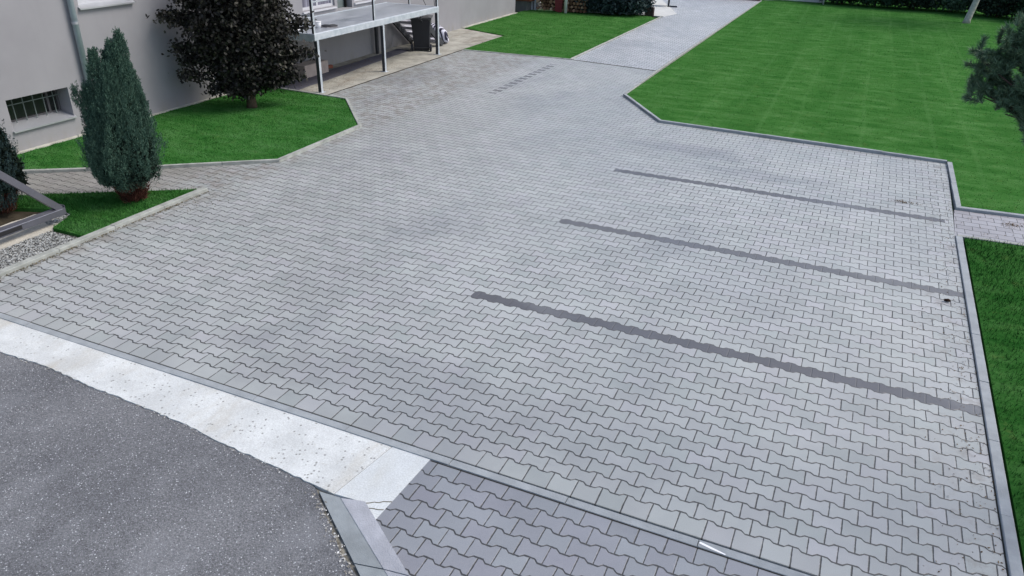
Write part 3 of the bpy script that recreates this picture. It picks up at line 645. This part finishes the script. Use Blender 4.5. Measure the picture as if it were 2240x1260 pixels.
# things on and below the deck
o = MB(); o.V = [(-11.95, 14.02, 1.268), (-11.48, 13.98, 1.268), (-11.40, 14.28, 1.275), (-11.72, 14.46, 1.272), (-11.95, 14.02, 1.258), (-11.48, 13.98, 1.258), (-11.40, 14.28, 1.258), (-11.72, 14.46, 1.258)]
o.F = [(0, 1, 2, 3), (0, 4, 5, 1), (1, 5, 6, 2), (2, 6, 7, 3), (3, 7, 4, 0)]
tag(o.build('board', simple('white_board', (.85, .86, .88), .5, .3, var=.04)), 'flat white board lying on the near end of the steel deck', 'board')
ob = empty('bucket', (-11.33, 14.58, 1.256), 0, 'small white bucket standing at the near end of the steel deck', 'bucket')
mw_ = bpy.data.materials['white_board']
b_ = MB().tube([(0, 0, 0), (0, 0, .13)], [.05, .065], 16).build('bucket_body', mw_, ob, True)
MB().tube([(0, 0, .125), (0, 0, .137)], [.070, .070], 16).build('rim', mw_, ob)
for i, (xx, y_) in enumerate(((-11.22, 14.72), (-11.12, 14.80))):
    t = empty('shoe', (xx, y_, 1.256), .5+i*.4, 'dark shoe lying on the steel deck beside the white bucket'if i == 0 else 'dark shoe on the steel deck nearest the edge beam', 'shoe', 'shoes on the steel deck')
    MB().blob((0, 0, .035), (.12, .045, .035), 3+i, .08).build('upper', m_dsteel_shade, t, True)
    MB().box(-.13, .12, -.047, .047, 0, .018, .006).build('sole', simple('sole_grey', (.25, .24, .25)), t)
cb = MB().box(-12.42, -12.05, 14.85, 15.75, .012, .30, .015).build('concrete_block', simple('pink_concrete', (.42, .36, .33), .9, .1, nsc=6, bump=.3))
tag(cb, 'pinkish beige concrete block standing against the house wall under the deck', 'block')
bk = MB(); bk.bar((-12.40, 15.95, .05), (-12.28, 16.2, .05), .10, .07)
tag(bk.build('brick', simple('brick_red', (.26, .10, .07), .9, .1, bump=.3)), 'broken red brick beside the concrete block under the deck', 'brick')

# wheelie bin
m_bin = simple('bin_plastic', (.018, .02, .028), .45, .4, var=.08)
m_lid = simple('bin_lid_plastic', (.055, .057, .06), .5, .4)
bn = empty('wheelie_bin', (-11.60, 19.52, .01), R(205), 'dark grey two-wheeled rubbish bin with a lid standing at the foot of the deck stairs', 'bin')
v = MB(); 
prof = [(0.03, .21, .19), (.30, .225, .215), (.84, .265, .275), (.86, .275, .285)]
for (z_, hx, hy) in prof:
    for (i, j) in ((-1, -1), (-.85, -1.0), (.85, -1.0), (1, -1), (1, 1), (-1, 1)):
        v.V.append((i*hx, j*hy+(0 if j < 0 else 0), z_))
for k in range(3):
    for i in range(6): i2 = (i+1) % 6; v.F.append((k*6+i, k*6+i2, k*6+6+i2, k*6+6+i))
v.F += [tuple(reversed(range(6))), tuple(18+i for i in range(6))]
v.build('bin_body', m_bin, bn)
ld = MB(); ld.V = [(-.295, -.31, .865), (.295, -.31, .865), (.295, .31, .865), (-.295, .31, .865), (-.30, -.31, .895), (.30, -.31, .895), (.30, .31, .91), (-.30, .31, .91), (-.20, -.2, .935), (.20, -.2, .935), (.20, .22, .945), (-.20, .22, .945)]
ld.F = [(3, 2, 1, 0), (8, 9, 10, 11)]+[(o_+i, o_+(i+1) % 4, o_+4+(i+1) % 4, o_+4+i) for o_ in (0, 4) for i in range(4)]
ld.build('lid', m_lid, bn)
MB().tube([(-.24, .32, .86), (-.24, .38, .88), (.24, .38, .88), (.24, .32, .86)], .016, 8).build('handle', m_bin, bn)
MB().tube([(-.27, .22, .10), (.27, .22, .10)], .012, 8).build('axle', m_dsteel_shade, bn)
for sx in (-1, 1):
    wh = MB().tube([(sx*.235, .22, .10), (sx*.285, .22, .10)], .10, 20).build('wheel', m_bin, bn)
    MB().tube([(sx*.283, .22, .10), (sx*.292, .22, .10)], .055, 16).build('hub', m_lid, wh)
MB().box(-.20, .20, -.2, .1, 0, .03).build('foot', m_bin, bn)

# striped bundle
s = NT('striped_fabric', .8, .2); ox, oy, oz = s.xyz(s.obj())
k = s.math('SINE', s.math('MULTIPLY', s.math('ADD', oz, s.math('MULTIPLY', ox, 1.1)), 42.0))
s.col(s.mix(s.math('GREATER_THAN', s.math('ADD', k, s.math('MULTIPLY', s.noise(s.obj(), 6), .8)), .45), (.62, .62, .70), (.025, .025, .045)))
bd = MB().blob((0, 0, .20), (.62, .24, .26), 11, .13, 26, 16)
o = bd.build('fabric_bundle', s.m, None, True); o.location = (-12.0, 21.0, .03); o.rotation_euler = (0, .12, R(-25))
tag(o, 'white and dark blue striped fabric bundle lying behind the wheelie bin', 'bundle')

# ------------------------------------------------------------------ gate frame at the left edge
m_gate = simple('anthracite_paint', (.115, .118, .14), .45, .4, .2, var=.1, nsc=6)
gt = empty('sliding_gate', (-9.30, 5.0, 0), 0, 'anthracite steel sliding gate frame with a slanting brace standing over the concrete strip', 'gate')
GX = -9.29
sub(MB().bar((GX, 6.24, .165), (GX, 1.5, .165), .11, .09).build('bottom_rail', m_gate), gt)
sub(MB().bar((GX, 6.20, .20), (GX, 4.98, 1.47), .07, .085).build('brace', m_gate), gt)
sub(MB().box(GX-.045, GX+.045, 6.242, 6.25, .115, .24).build('end_cap', m_gate), gt)
sub(MB().box(GX-.03, GX+.03, 4.9, 4.97, .21, 1.5).build('stile', m_gate), gt)
sub(MB().bar((GX, 4.97, 1.53), (GX, 1.5, 1.53), .06, .06).build('top_rail', m_gate), gt)
for i in range(24): sub(MB().box(GX-.012, GX+.012, 1.6+i*.14, 1.624+i*.14, .21, 1.5).build('bar', m_gate), gt)
sub(MB().box(GX+.056, GX+.060, 5.30, 5.62, .14, .19).build('nameplate', simple('plate_black', (.02, .02, .022))), gt)
sub(MB().bar((GX+.0565, 6.2, .203), (GX+.0565, 4.0, .203), .003, .005).build('edge_highlight', simple('edge_highlight_pale', (.35, .36, .42))), gt)  # pale line paints the highlight along the rail's upper edge

# ------------------------------------------------------------------ foliage builders
def rand_dirs(n, r):
    v = r.normal(size=(n, 3)); return v/np.linalg.norm(v, axis=1)[:, None]
def leaves(C, D, L, W, r, shape='tri'):
    """flat leaf per centre C with axis D"""
    n = len(C); S_ = np.cross(D, rand_dirs(n, r)); S_ /= np.linalg.norm(S_, axis=1)[:, None]+1e-9
    L = np.broadcast_to(L, (n,))[:, None]; W = np.broadcast_to(W, (n,))[:, None]
    if shape == 'tri':
        V = np.stack([C-S_*W, C+S_*W, C+D*L], 1); return V.reshape(-1, 3)
    N_ = np.cross(D, S_)
    V = np.stack([C, C+D*L*.35+S_*W+N_*W*.2, C+D*L*.75+S_*W*.8, C+D*L, C+D*L*.75-S_*W*.8, C+D*L*.35-S_*W+N_*W*.2], 1); return V.reshape(-1, 3)
def columnar(name, loc, plumes, nsp, mat, mat_low, label, cat, group, seed, low_r=.3, leaf=.02):
    """cypress made of many upright feathery sprays; plumes = (s, t, z_base, z_top, radius, z_wide)"""
    r = np.random.default_rng(seed); t = empty(name, loc, 0, label, cat, group)
    L_ = math.hypot(loc[0], loc[1]); e1 = np.array([loc[1], -loc[0], 0])/L_; e2 = np.array([loc[0], loc[1], 0])/L_
    tot = sum(p[4]*(p[3]-p[2]) for p in plumes); out = []
    for (s_, t_, z0, z1, rad, zw) in plumes:
        k = int(nsp*rad*(z1-z0)/tot); h = r.uniform(0, 1, k)**.85; z = z0+(z1-z0)*h
        u = np.clip((z-z0)/(zw-z0), 0, 1); dn = np.clip((z-zw)/(z1-zw), 0, 1)
        prof = np.where(z < zw, .62+.38*np.sin(u*np.pi/2), (1-dn**1.2)*.97+.03)
        a = r.uniform(0, 2*np.pi, k); lump = 1+.11*np.sign(np.sin(a*7+z*1.2+s_*9))*np.abs(np.sin(a*7+z*1.2+s_*9))**.6-.06+.07*np.sin(a*13-z*4)
        q = rad*prof*lump*r.uniform(.6, 1.0, k)**.5
        cx = (s_*np.clip((z-z0)/(z1-z0)*1.3, .35, 1))[:, None]*e1+(t_*np.clip((z-z0)/(z1-z0)*1.3, .35, 1))[:, None]*e2
        base = cx+np.stack([np.cos(a)*q, np.sin(a)*q, z], 1)
        dr_ = np.stack([np.cos(a)*.30, np.sin(a)*.30, np.ones(k)], 1)+r.normal(0, .10, (k, 3)); dr_ /= np.linalg.norm(dr_, axis=1)[:, None]
        sl = r.uniform(.07, .14, k)
        m = 26
        tt = r.uniform(0, 1, (k, m)); sp = (.032*(1-tt*.8))[:, :, None]*rand_dirs(k*m, r).reshape(k, m, 3)
        C = base[:, None]+dr_[:, None]*(tt*sl[:, None])[:, :, None]+sp
        D = dr_[:, None]*1.0+rand_dirs(k*m, r).reshape(k, m, 3)*.42; D /= np.linalg.norm(D, axis=2)[:, :, None]
        out.append(leaves(C.reshape(-1, 3), D.reshape(-1, 3), r.uniform(.6, 1.3, k*m)*leaf, leaf*.24, r))
    fast_mesh('foliage', np.concatenate(out), 3, mat, t)
    # brown bare lower twigs
    k = 2200; a = r.uniform(0, 2*np.pi, k); q = low_r*r.uniform(.1, 1, k)**.6; z = r.uniform(.0, .34, k); q = q*(.6+z*1.6)
    C = np.stack([np.cos(a)*q*.8, np.sin(a)*q*.8, z], 1)+e1*.08; D = np.stack([np.cos(a)*.6, np.sin(a)*.6, np.ones(k)], 1)+r.normal(0, .3, (k, 3)); D /= np.linalg.norm(D, axis=1)[:, None]
    fast_mesh('bare_twigs', leaves(C, D, r.uniform(.05, .12, k), .006, r), 3, mat_low, t)
    core = MB(); core.tube([(0, 0, -.02), (0, 0, .5), (0, 0, 1.6)], [.05, .04, .01], 8).build('trunk', m_bark, t, True)
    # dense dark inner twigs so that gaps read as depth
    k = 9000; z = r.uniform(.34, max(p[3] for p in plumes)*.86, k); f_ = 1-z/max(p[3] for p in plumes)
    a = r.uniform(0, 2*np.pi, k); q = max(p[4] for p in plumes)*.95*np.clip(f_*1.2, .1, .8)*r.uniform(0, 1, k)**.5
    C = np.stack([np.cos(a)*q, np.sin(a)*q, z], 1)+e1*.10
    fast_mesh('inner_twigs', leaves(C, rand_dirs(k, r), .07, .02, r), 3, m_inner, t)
    return t
m_bark = simple('bark_brown', (.10, .075, .055), .95, .1, var=.3, nsc=20, bump=.6)
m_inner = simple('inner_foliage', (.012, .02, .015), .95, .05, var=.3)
m_cyp = leafy('cypress_foliage', [(0, (.016, .040, .030)), (.35, (.042, .090, .066)), (.7, (.080, .150, .108)), (1, (.14, .22, .155))], .7, .15)
m_cyp2 = leafy('cypress_foliage_dark', [(0, (.018, .038, .040)), (.5, (.038, .070, .070)), (1, (.085, .13, .12))], .7, .15)
m_red = leafy('dead_twigs_red', [(0, (.03, .012, .010)), (.6, (.11, .04, .03)), (1, (.28, .15, .11))], .9, .1)
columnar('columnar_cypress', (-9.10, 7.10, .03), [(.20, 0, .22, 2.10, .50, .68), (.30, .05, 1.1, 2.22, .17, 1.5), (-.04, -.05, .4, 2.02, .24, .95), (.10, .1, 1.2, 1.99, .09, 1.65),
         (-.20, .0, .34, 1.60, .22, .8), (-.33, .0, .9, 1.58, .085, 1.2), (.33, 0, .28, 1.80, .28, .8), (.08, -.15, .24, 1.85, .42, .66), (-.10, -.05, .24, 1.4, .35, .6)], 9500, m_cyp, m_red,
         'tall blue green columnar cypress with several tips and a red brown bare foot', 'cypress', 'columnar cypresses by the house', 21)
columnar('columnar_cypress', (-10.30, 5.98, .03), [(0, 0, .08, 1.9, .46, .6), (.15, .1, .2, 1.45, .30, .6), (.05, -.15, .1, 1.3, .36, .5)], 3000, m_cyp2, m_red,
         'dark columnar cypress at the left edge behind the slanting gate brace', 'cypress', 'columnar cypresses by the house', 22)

# purple-leaved plum
def broadleaf(name, loc, blobs, nleaf, size, mat, label, cat, seed, trunk, twigs=(), bark=None, group=None, shape='hex', branch_n=60, clump=.12):
    r = np.random.default_rng(seed); t = empty(name, loc, 0, label, cat, group); L_ = math.hypot(loc[0], loc[1])
    e1 = np.array([loc[1], -loc[0], 0])/L_; e2 = np.array([loc[0], loc[1], 0])/L_
    tb = MB(); tb.tube(*trunk, 12)
    cs = []
    vol = np.array([b[3]*b[4]*b[5] for b in blobs]); vol = vol/vol.sum()
    for i in range(branch_n):
        b = blobs[r.choice(len(blobs), p=vol)]; d = rand_dirs(1, r)[0]; rr_ = r.uniform(.55, 1.0)
        p = e1*(b[0]+d[0]*b[3]*rr_)+e2*(b[1]+d[1]*b[4]*rr_)+np.array([0, 0, b[2]+d[2]*b[5]*rr_])
        z0 = trunk[0][-1][2]*r.uniform(.45, 1); base = np.array([0, 0, min(z0, p[2]*.8)]); mid = base*.45+p*.55+np.array([0, 0, .08])
        tb.tube([tuple(base), tuple(mid), tuple(p)], [.022, .012, .004], 5, False)
        for q in np.linspace(.3, 1, 9): cs.append(mid*(1-q)+p*q)
    for tw in twigs:
        pts_ = [e1*a_+e2*b_+np.array([0, 0, c_]) for (a_, b_, c_) in tw]
        tb.tube([tuple(p) for p in pts_], [.014]+[.007]*(len(pts_)-2)+[.003], 5, False)
        for a_, b_ in zip(pts_, pts_[1:]):
            for q in np.linspace(.2, 1, 12): cs.append(a_*(1-q)+b_*q)
            cs += [b_]*4
    tb.build('trunk', bark or m_bark, t, True)
    cs = np.array(cs)
    idx = r.integers(0, len(cs), nleaf); C = cs[idx]+r.normal(0, clump, (nleaf, 3))*np.array([1, 1, .8])
    n2 = int(nleaf*.45); bi = r.choice(len(blobs), n2, p=vol); B = np.array([b[:6] for b in blobs])[bi]; d = rand_dirs(n2, r)*(r.uniform(0, 1, n2)**.4)[:, None]
    C2 = (B[:, 0]+d[:, 0]*B[:, 3])[:, None]*e1+(B[:, 1]+d[:, 1]*B[:, 4])[:, None]*e2; C2[:, 2] = B[:, 2]+d[:, 2]*B[:, 5]
    C = np.concatenate([C, C2]); C = C[C[:, 2] > .12]
    D = rand_dirs(len(C), r); D[:, 2] -= .15; D /= np.linalg.norm(D, axis=1)[:, None]
    fast_mesh('foliage', leaves(C, D, r.uniform(.7, 1.25, len(C))*size, r.uniform(.7, 1.1, len(C))*size*.34, r, shape), 6 if shape == 'hex' else 3, mat, t)
    return t
m_plum = leafy('plum_leaves', [(0, (.007, .006, .006)), (.45, (.020, .019, .017)), (.8, (.042, .042, .030)), (.95, (.07, .07, .04)), (1, (.16, .15, .05))], .55, .3)
broadleaf('purple_plum_tree', (-11.23, 12.07, .03), [(0, 0, 1.25, .85, .75, .85), (-.25, 0, 1.75, .9, .7, .8), (.35, 0, 1.65, .75, .75, .8), (0, 0, 2.5, 1.1, .8, .9), (.55, 0, 1.0, .5, .5, .45), (-.45, 0, 1.05, .5, .5, .4), (0, 0, .62, .42, .42, .32), (0, 0, .42, .42, .42, .17), (.1, .05, .42, .42, .42, .17), (-.1, -.05, .42, .42, .42, .17), (0, -.1, .40, .42, .42, .17), (.45, 0, .62, .45, .4, .25), (.3, 0, .62, .3, .3, .22), (-.3, 0, .66, .3, .3, .22), (.1, 0, 1.2, .9, .7, .9), (-.1, 0, 1.5, 1.0, .7, .9)],
          27000, .074, m_plum, 'dark purple-leaved plum tree on the left lawn in front of the house wall', 'tree', 31,
          ([(0, 0, -.03), (0, 0, .25), (.03, .02, .5), (.05, .05, 1.4), (0, 0, 2.6)], [.11, .085, .075, .05, .02]),
          twigs=[[(-.4, 0, 1.5), (-.95, .0, 1.72), (-1.32, 0, 1.80)], [(-.3, 0, 1.0), (-.8, 0, 1.15), (-1.2, 0, 1.22)], [(-.3, 0, .95), (-.75, 0, 1.0), (-1.08, 0, .98)], [(-.1, 0, .6), (-.55, 0, .62), (-1.12, 0, .72)],
                 [(-.1, 0, .5), (-.4, 0, .45), (-.66, 0, .40)], [(.3, 0, .8), (.8, 0, 1.0), (1.2, 0, 1.06)], [(.2, 0, .6), (.6, 0, .55), (.93, 0, .60)], [(.2, 0, 1.5), (.8, 0, 1.6), (1.18, 0, 1.62)], [(-.3, 0, 1.6), (-.7, 0, 2.0), (-1.0, 0, 2.12)]],
          branch_n=110, clump=.09)

# pine at the right edge
def pine():
    r = np.random.default_rng(5); t = empty('pine_tree', (2.75, 5.9, .02), 0, 'dark green pine tree reaching in from the right edge over the lawn', 'pine'); O = np.array([2.75, 5.9, .02])
    tips = [((.70, 6.35, 2.80), .45), ((.80, 6.36, 2.97), .5), ((.82, 6.4, 2.88), .4), ((.90, 6.3, 2.75), .5), ((.78, 6.3, 2.80), .3), ((.90, 6.27, 2.70), .5), ((.98, 6.3, 2.86), .5), ((1.02, 6.35, 2.98), .5),
            ((.95, 6.3, 3.10), .5), ((1.05, 6.4, 3.20), .5), ((1.0, 6.35, 3.26), .4), ((1.12, 6.3, 3.1), .5), ((1.0, 6.2, 2.62), .5), ((1.1, 6.25, 2.74), .5), ((1.15, 6.3, 2.9), .5), ((1.1, 6.1, 2.58), .5), ((.92, 6.26, 2.72), .5), ((.98, 6.22, 2.70), .5), ((.88, 6.3, 2.80), .5), ((1.08, 6.2, 2.68), .5), ((1.15, 6.2, 2.8), .5), ((1.2, 6.3, 3.0), .5), ((1.2, 6.3, 3.2), .5), ((1.08, 6.3, 3.32), .5), ((1.0, 6.28, 2.76), .5), ((.9, 6.3, 3.02), .5), ((.70, 6.28, 3.02), .4), ((.76, 6.26, 2.98), .5), ((.80, 6.25, 3.16), .5), ((.90, 6.24, 3.20), .5), ((.97, 6.24, 3.14), .5), ((.85, 6.25, 3.06), .5)]
    tw = MB(); tw.tube([(0, 0, -.1), (0, .03, 2.2), (.03, 0, 4.6), (0, 0, 6.2)], [.16, .13, .08, .02], 12)
    Vs = []
    def shoot(p, d, L=.12, n=230, ln=.055):
        d = d/np.linalg.norm(d); q = r.uniform(0, 1, n)
        if p[0] < -1.65 and p[2]+min(0, d[2])*L < 2.69: d = np.array([-.3, .1, .95])
        if p[0] < -1.72 and p[2] < 2.69: return
        C = p+d*(q*L)[:, None]
        D = d*.75+rand_dirs(n, r)*.75; D /= np.linalg.norm(D, axis=1)[:, None]
        Vs.append(leaves(C, D, r.uniform(.7, 1.1, n)*ln, .0026, r))
    groups = [(np.array([1.35, 6.05, 2.75]), lambda z: z < 3.03), (np.array([1.45, 6.1, 3.1]), lambda z: z >= 3.03)]
    for base, cond in groups:
        tw.tube([tuple(np.array([2.75, 5.9, base[2]-.35])-O), tuple(base-O+np.array([.6, 0, -.1])), tuple(base-O)], [.05, .03, .016], 6)
        for (p, s_) in tips:
            p = np.array(p)+np.array([.05, .02, 0])
            if not cond(p[2]): continue
            tw.tube([tuple(base-O), tuple((base*.4+p*.6)-O+np.array([0, 0, -.04])), tuple(p-O)], [.012, .007, .004], 5)
            for k in range(7):
                q = p+r.normal(0, .04, 3); shoot(q-O, np.array([-.25, .1, .75])+r.normal(0, .45, 3))
            for k in range(5):
                q = base*.5+p*.5+np.clip(r.normal(0, .05, 3), -.06, .08); shoot(q-O, np.array([-.4, 0, .5])+r.normal(0, .5, 3))
    for i in range(60):  # rest of the crown
        z = r.uniform(2.7, 6.1); a = r.uniform(0, 6.28); rad = (6.4-z)*.36+.1
        if math.cos(a) < .25: a = r.uniform(-1.2, 1.2)
        p = np.array([math.cos(a)*rad, math.sin(a)*rad, z]); tw.tube([(0, 0, z-.3), tuple(p*.6+np.array([0, 0, z*.4-.1])), tuple(p)], [.03, .015, .005], 5)
        for k in range(6): shoot(p+r.normal(0, .1, 3), p*np.array([1, 1, 0])+np.array([0, 0, .6])+r.normal(0, .3, 3), n=60)
    tw.build('trunk', simple('pine_bark', (.085, .06, .05), .95, .1, var=.3, nsc=12, bump=.5), t, True)
    fast_mesh('needles', np.concatenate(Vs), 3, leafy('pine_needles', [(0, (.045, .085, .048)), (.5, (.11, .19, .11)), (.85, (.20, .29, .18)), (1, (.42, .48, .40))], .5, .3), t)
pine()

# round juniper at the far end of the middle lawn
m_jun = leafy('juniper_foliage', [(0, (.010, .022, .022)), (.5, (.022, .042, .042)), (.9, (.05, .085, .08)), (1, (.12, .15, .15))], .7, .15)
broadleaf('round_juniper', (-9.15, 30.0, 0), [(0, 0, .7, 1.25, 1.1, .8), (-.8, 0, .6, .75, .8, .6), (.8, 0, .6, .62, .8, .6), (-1.15, 0, .5, .65, .7, .5), (.1, -.6, .35, 1.2, .5, .38), (0, 0, 1.2, .9, .9, .7)], 24000, .12, m_jun,
          'large round dark juniper bush at the end of the lawn strip beside the driveway', 'bush', 41, ([(0, 0, -.02), (0, 0, .5)], [.08, .05]), shape='tri', branch_n=120, clump=.12)

# hedge beyond the large lawn
hed = [(-1.55, 38.2, 1.0, 'hedge_shrub', 'dark laurel shrub beside the thin white post at the back of the large lawn', 0), (-.2, 38.0, 1.1, 'hedge_shrub', 'bright green shrub right of the laurel shrub in the back hedge', 1), (1.3, 38.0, 1.15, 'hedge_shrub', 'very dark shrub in the middle of the back hedge', 0),
       (2.7, 38.1, 1.1, 'hedge_shrub', 'pale green leafy shrub with a light stem just left of the slender trunk', 2), (4.3, 37.3, 1.15, 'hedge_shrub', 'dark shrub behind the slender pale trunk', 0), (5.9, 36.4, 1.2, 'hedge_shrub', 'feathery green shrub at the right end of the back hedge', 1), (7.6, 36.2, 1.3, 'hedge_shrub', 'dark shrub farthest right in the back hedge', 0)]
hm = [leafy('hedge_dark', [(0, (.005, .012, .009)), (.6, (.020, .040, .026)), (1, (.07, .115, .07))]), leafy('hedge_green', [(0, (.008, .028, .014)), (.6, (.022, .06, .03)), (1, (.06, .12, .06))]), leafy('hedge_pale', [(0, (.02, .05, .03)), (.6, (.07, .13, .08)), (1, (.16, .24, .15))])]
for i, (x_, y_, rd, nm, lb, k) in enumerate(hed):
    broadleaf(nm, (x_, y_, 0), [(0, 0, .55, rd, rd*.8, .55), (0, 0, 1.3, rd*.95, rd*.8, .8)], 8500, .10, hm[k], lb, 'shrub', 50+i, ([(0, 0, -.02), (0, 0, .9)], [.05, .03]), group='shrubs of the back hedge', branch_n=60, clump=.12)
pt = empty('slender_tree', (3.07, 34.6, .02), 0, 'slender tree with a smooth pale leaning trunk at the back of the large lawn', 'tree')
MB().tube([(0, 0, -.05), (.02, 0, .15), (.16, .03, .9), (.42, .1, 2.6), (.55, .1, 4.0)], [.15, .115, .10, .08, .05], 14).build('trunk', simple('pale_bark', (.42, .40, .36), .9, .1, var=.25, nsc=9, bump=.3), pt, True)
r_ = np.random.default_rng(9); C_ = r_.normal(0, 1, (5000, 3))*np.array([.9, .9, .8])+np.array([.6, .1, 4.6]); C_ = C_[C_[:, 2] > 2.9]
fast_mesh('crown', leaves(C_, rand_dirs(len(C_), r_), .10, .035, r_, 'hex'), 6, hm[1], pt)

# ------------------------------------------------------------------ far things
wp = MB().tube([(-10.83, 28.90, -.02), (-10.83, 28.90, 2.4)], .06, 12).build('white_post', simple('white_enamel', (.80, .80, .80), .4, .4, var=.03), None, True)
tag(wp, 'white round post at the end of the lawn strip between firewood and juniper', 'post')
wp2 = MB().tube([(-2.24, 37.45, -.02), (-2.24, 37.45, 1.6)], .028, 10).build('thin_post', m_frame_w, None, True)
tag(wp2, 'thin pale post at the back edge of the large lawn', 'post')
fw_ = empty('firewood_stack', (-11.6, 29.25, 0), 0, 'stack of split firewood at the far end of the lawn strip behind the house corner', 'firewood')
rr = random.Random(4); lg = MB(); nlog = 0
m_log = NT('log_ends', .9, .1); m_log.col(m_log.cramp(m_log.island(), [(0, (.09, .05, .03)), (.5, (.26, .16, .10)), (.85, (.45, .32, .22)), (1, (.6, .48, .36))])); m_log = m_log.m
for row_ in range(9):
    for c_ in range(15):
        z_ = .10+row_*.13; x_ = -12.05+c_*.135+(row_ % 2)*.06-(-11.6); rd = rr.uniform(.045, .072)
        lg.tube([(x_+rr.uniform(-.01, .01), -.18+rr.uniform(-.03, .03), z_), (x_, .35, z_)], rd, rr.choice((5, 6, 7)), True)
lg.build('logs', m_log, fw_)
MB().box(-.62, -.56, -.12, .4, 0, 1.5).build('support_stake', m_frame_w, fw_)
MB().box(-.75, -.71, -.12, .4, 0, 1.5).build('support_stake', m_frame_w, fw_)
MB().box(-.9, 1.75, -.3, .6, 1.5, 1.56).build('cover_board', simple('brown_board', (.14, .06, .04)), fw_)
rp = MB(); rp.V = [(-11.30, 28.98, .06), (-11.02, 28.96, -.02), (-10.98, 28.98, 1.1), (-11.32, 29.0, 1.1), (-11.30, 29.02, .06), (-11.02, 29.0, -.02), (-10.98, 29.02, 1.1), (-11.32, 29.04, 1.1)]
rp.F = [(0, 1, 2, 3), (7, 6, 5, 4), (0, 4, 5, 1), (1, 5, 6, 2), (2, 6, 7, 3), (3, 7, 4, 0)]
tag(rp.build('red_panel', simple('dark_red_paint', (.17, .03, .035), .6, .3)), 'dark red panel leaning against the firewood stack', 'panel')
sh = empty('garden_shed', (-13.4, 29.0, 0), 0, 'low grey shed with a red brown board at its foot just behind the house corner', 'shed')
MB().box(-.5, 1.05, -.3, .6, -.05, .36).build('plinth', simple('shed_grey', (.14, .145, .14), .9, .1), sh)
MB().box(-.5, 1.20, -.34, .62, .362, 1.9).build('boarding', simple('shed_red_brown', (.16, .055, .035), .8, .2), sh)
MB().box(-.6, 1.3, -.4, .7, 1.902, 1.98).build('roof', m_frame_d, sh)
stp = empty('wooden_box', (-7.86, 29.98, 0), .1, 'small dark wooden box between the round juniper and the driveway', 'box')
m_wood = simple('dark_wood', (.055, .04, .035), .85, .15, var=.3)
for i in range(4): MB().box(-.15+i*.078, -.15+i*.078+.066, -.12, -.10, .02, .33).build('slat', m_wood, stp)
MB().box(-.16, .16, -.098, .14, .0, .31).build('box_body', m_wood, stp)
bq = empty('garden_bench', (-8.6, 33.2, 0), R(12), 'dark garden bench on the pale concrete pad beyond the juniper bush', 'bench')
for sx in (-.65, .65):
    MB().box(sx-.035, sx+.035, -.22, -.15, .05, .45).box(sx-.035, sx+.035, .15, .22, .05, .9).box(sx-.04, sx+.36, -.24, -.17, 0, .048).build('leg', m_dsteel_shade, bq)
MB().box(-.8, .8, -.25, .25, .451, .49).build('seat', m_wood, bq)
MB().box(-.8, .8, .17, .20, .55, .95).build('backrest', m_wood, bq)
rb = MB().box(-8.3, -4.9, 37.55, 37.75, -.02, .35).build('brick_edging', simple('dark_red_brick', (.19, .045, .05), .8, .2, nsc=10), None)
tag(rb, 'low dark red brick wall closing the far end of the driveway', 'wall')
fn = empty('board_fence', (-3.3, 38.2, 0), 0, 'brown board fence with a pale base at the far left corner of the large lawn', 'fence')
MB().box(-1.5, 1.0, -.05, .10, -.02, .20).build('base', m_pad, fn)
MB().box(-1.5, 1.0, -.02, .02, .202, 1.6).build('boards', simple('fence_brown', (.09, .05, .03), .85, .1, nsc=6, var=.4), fn)
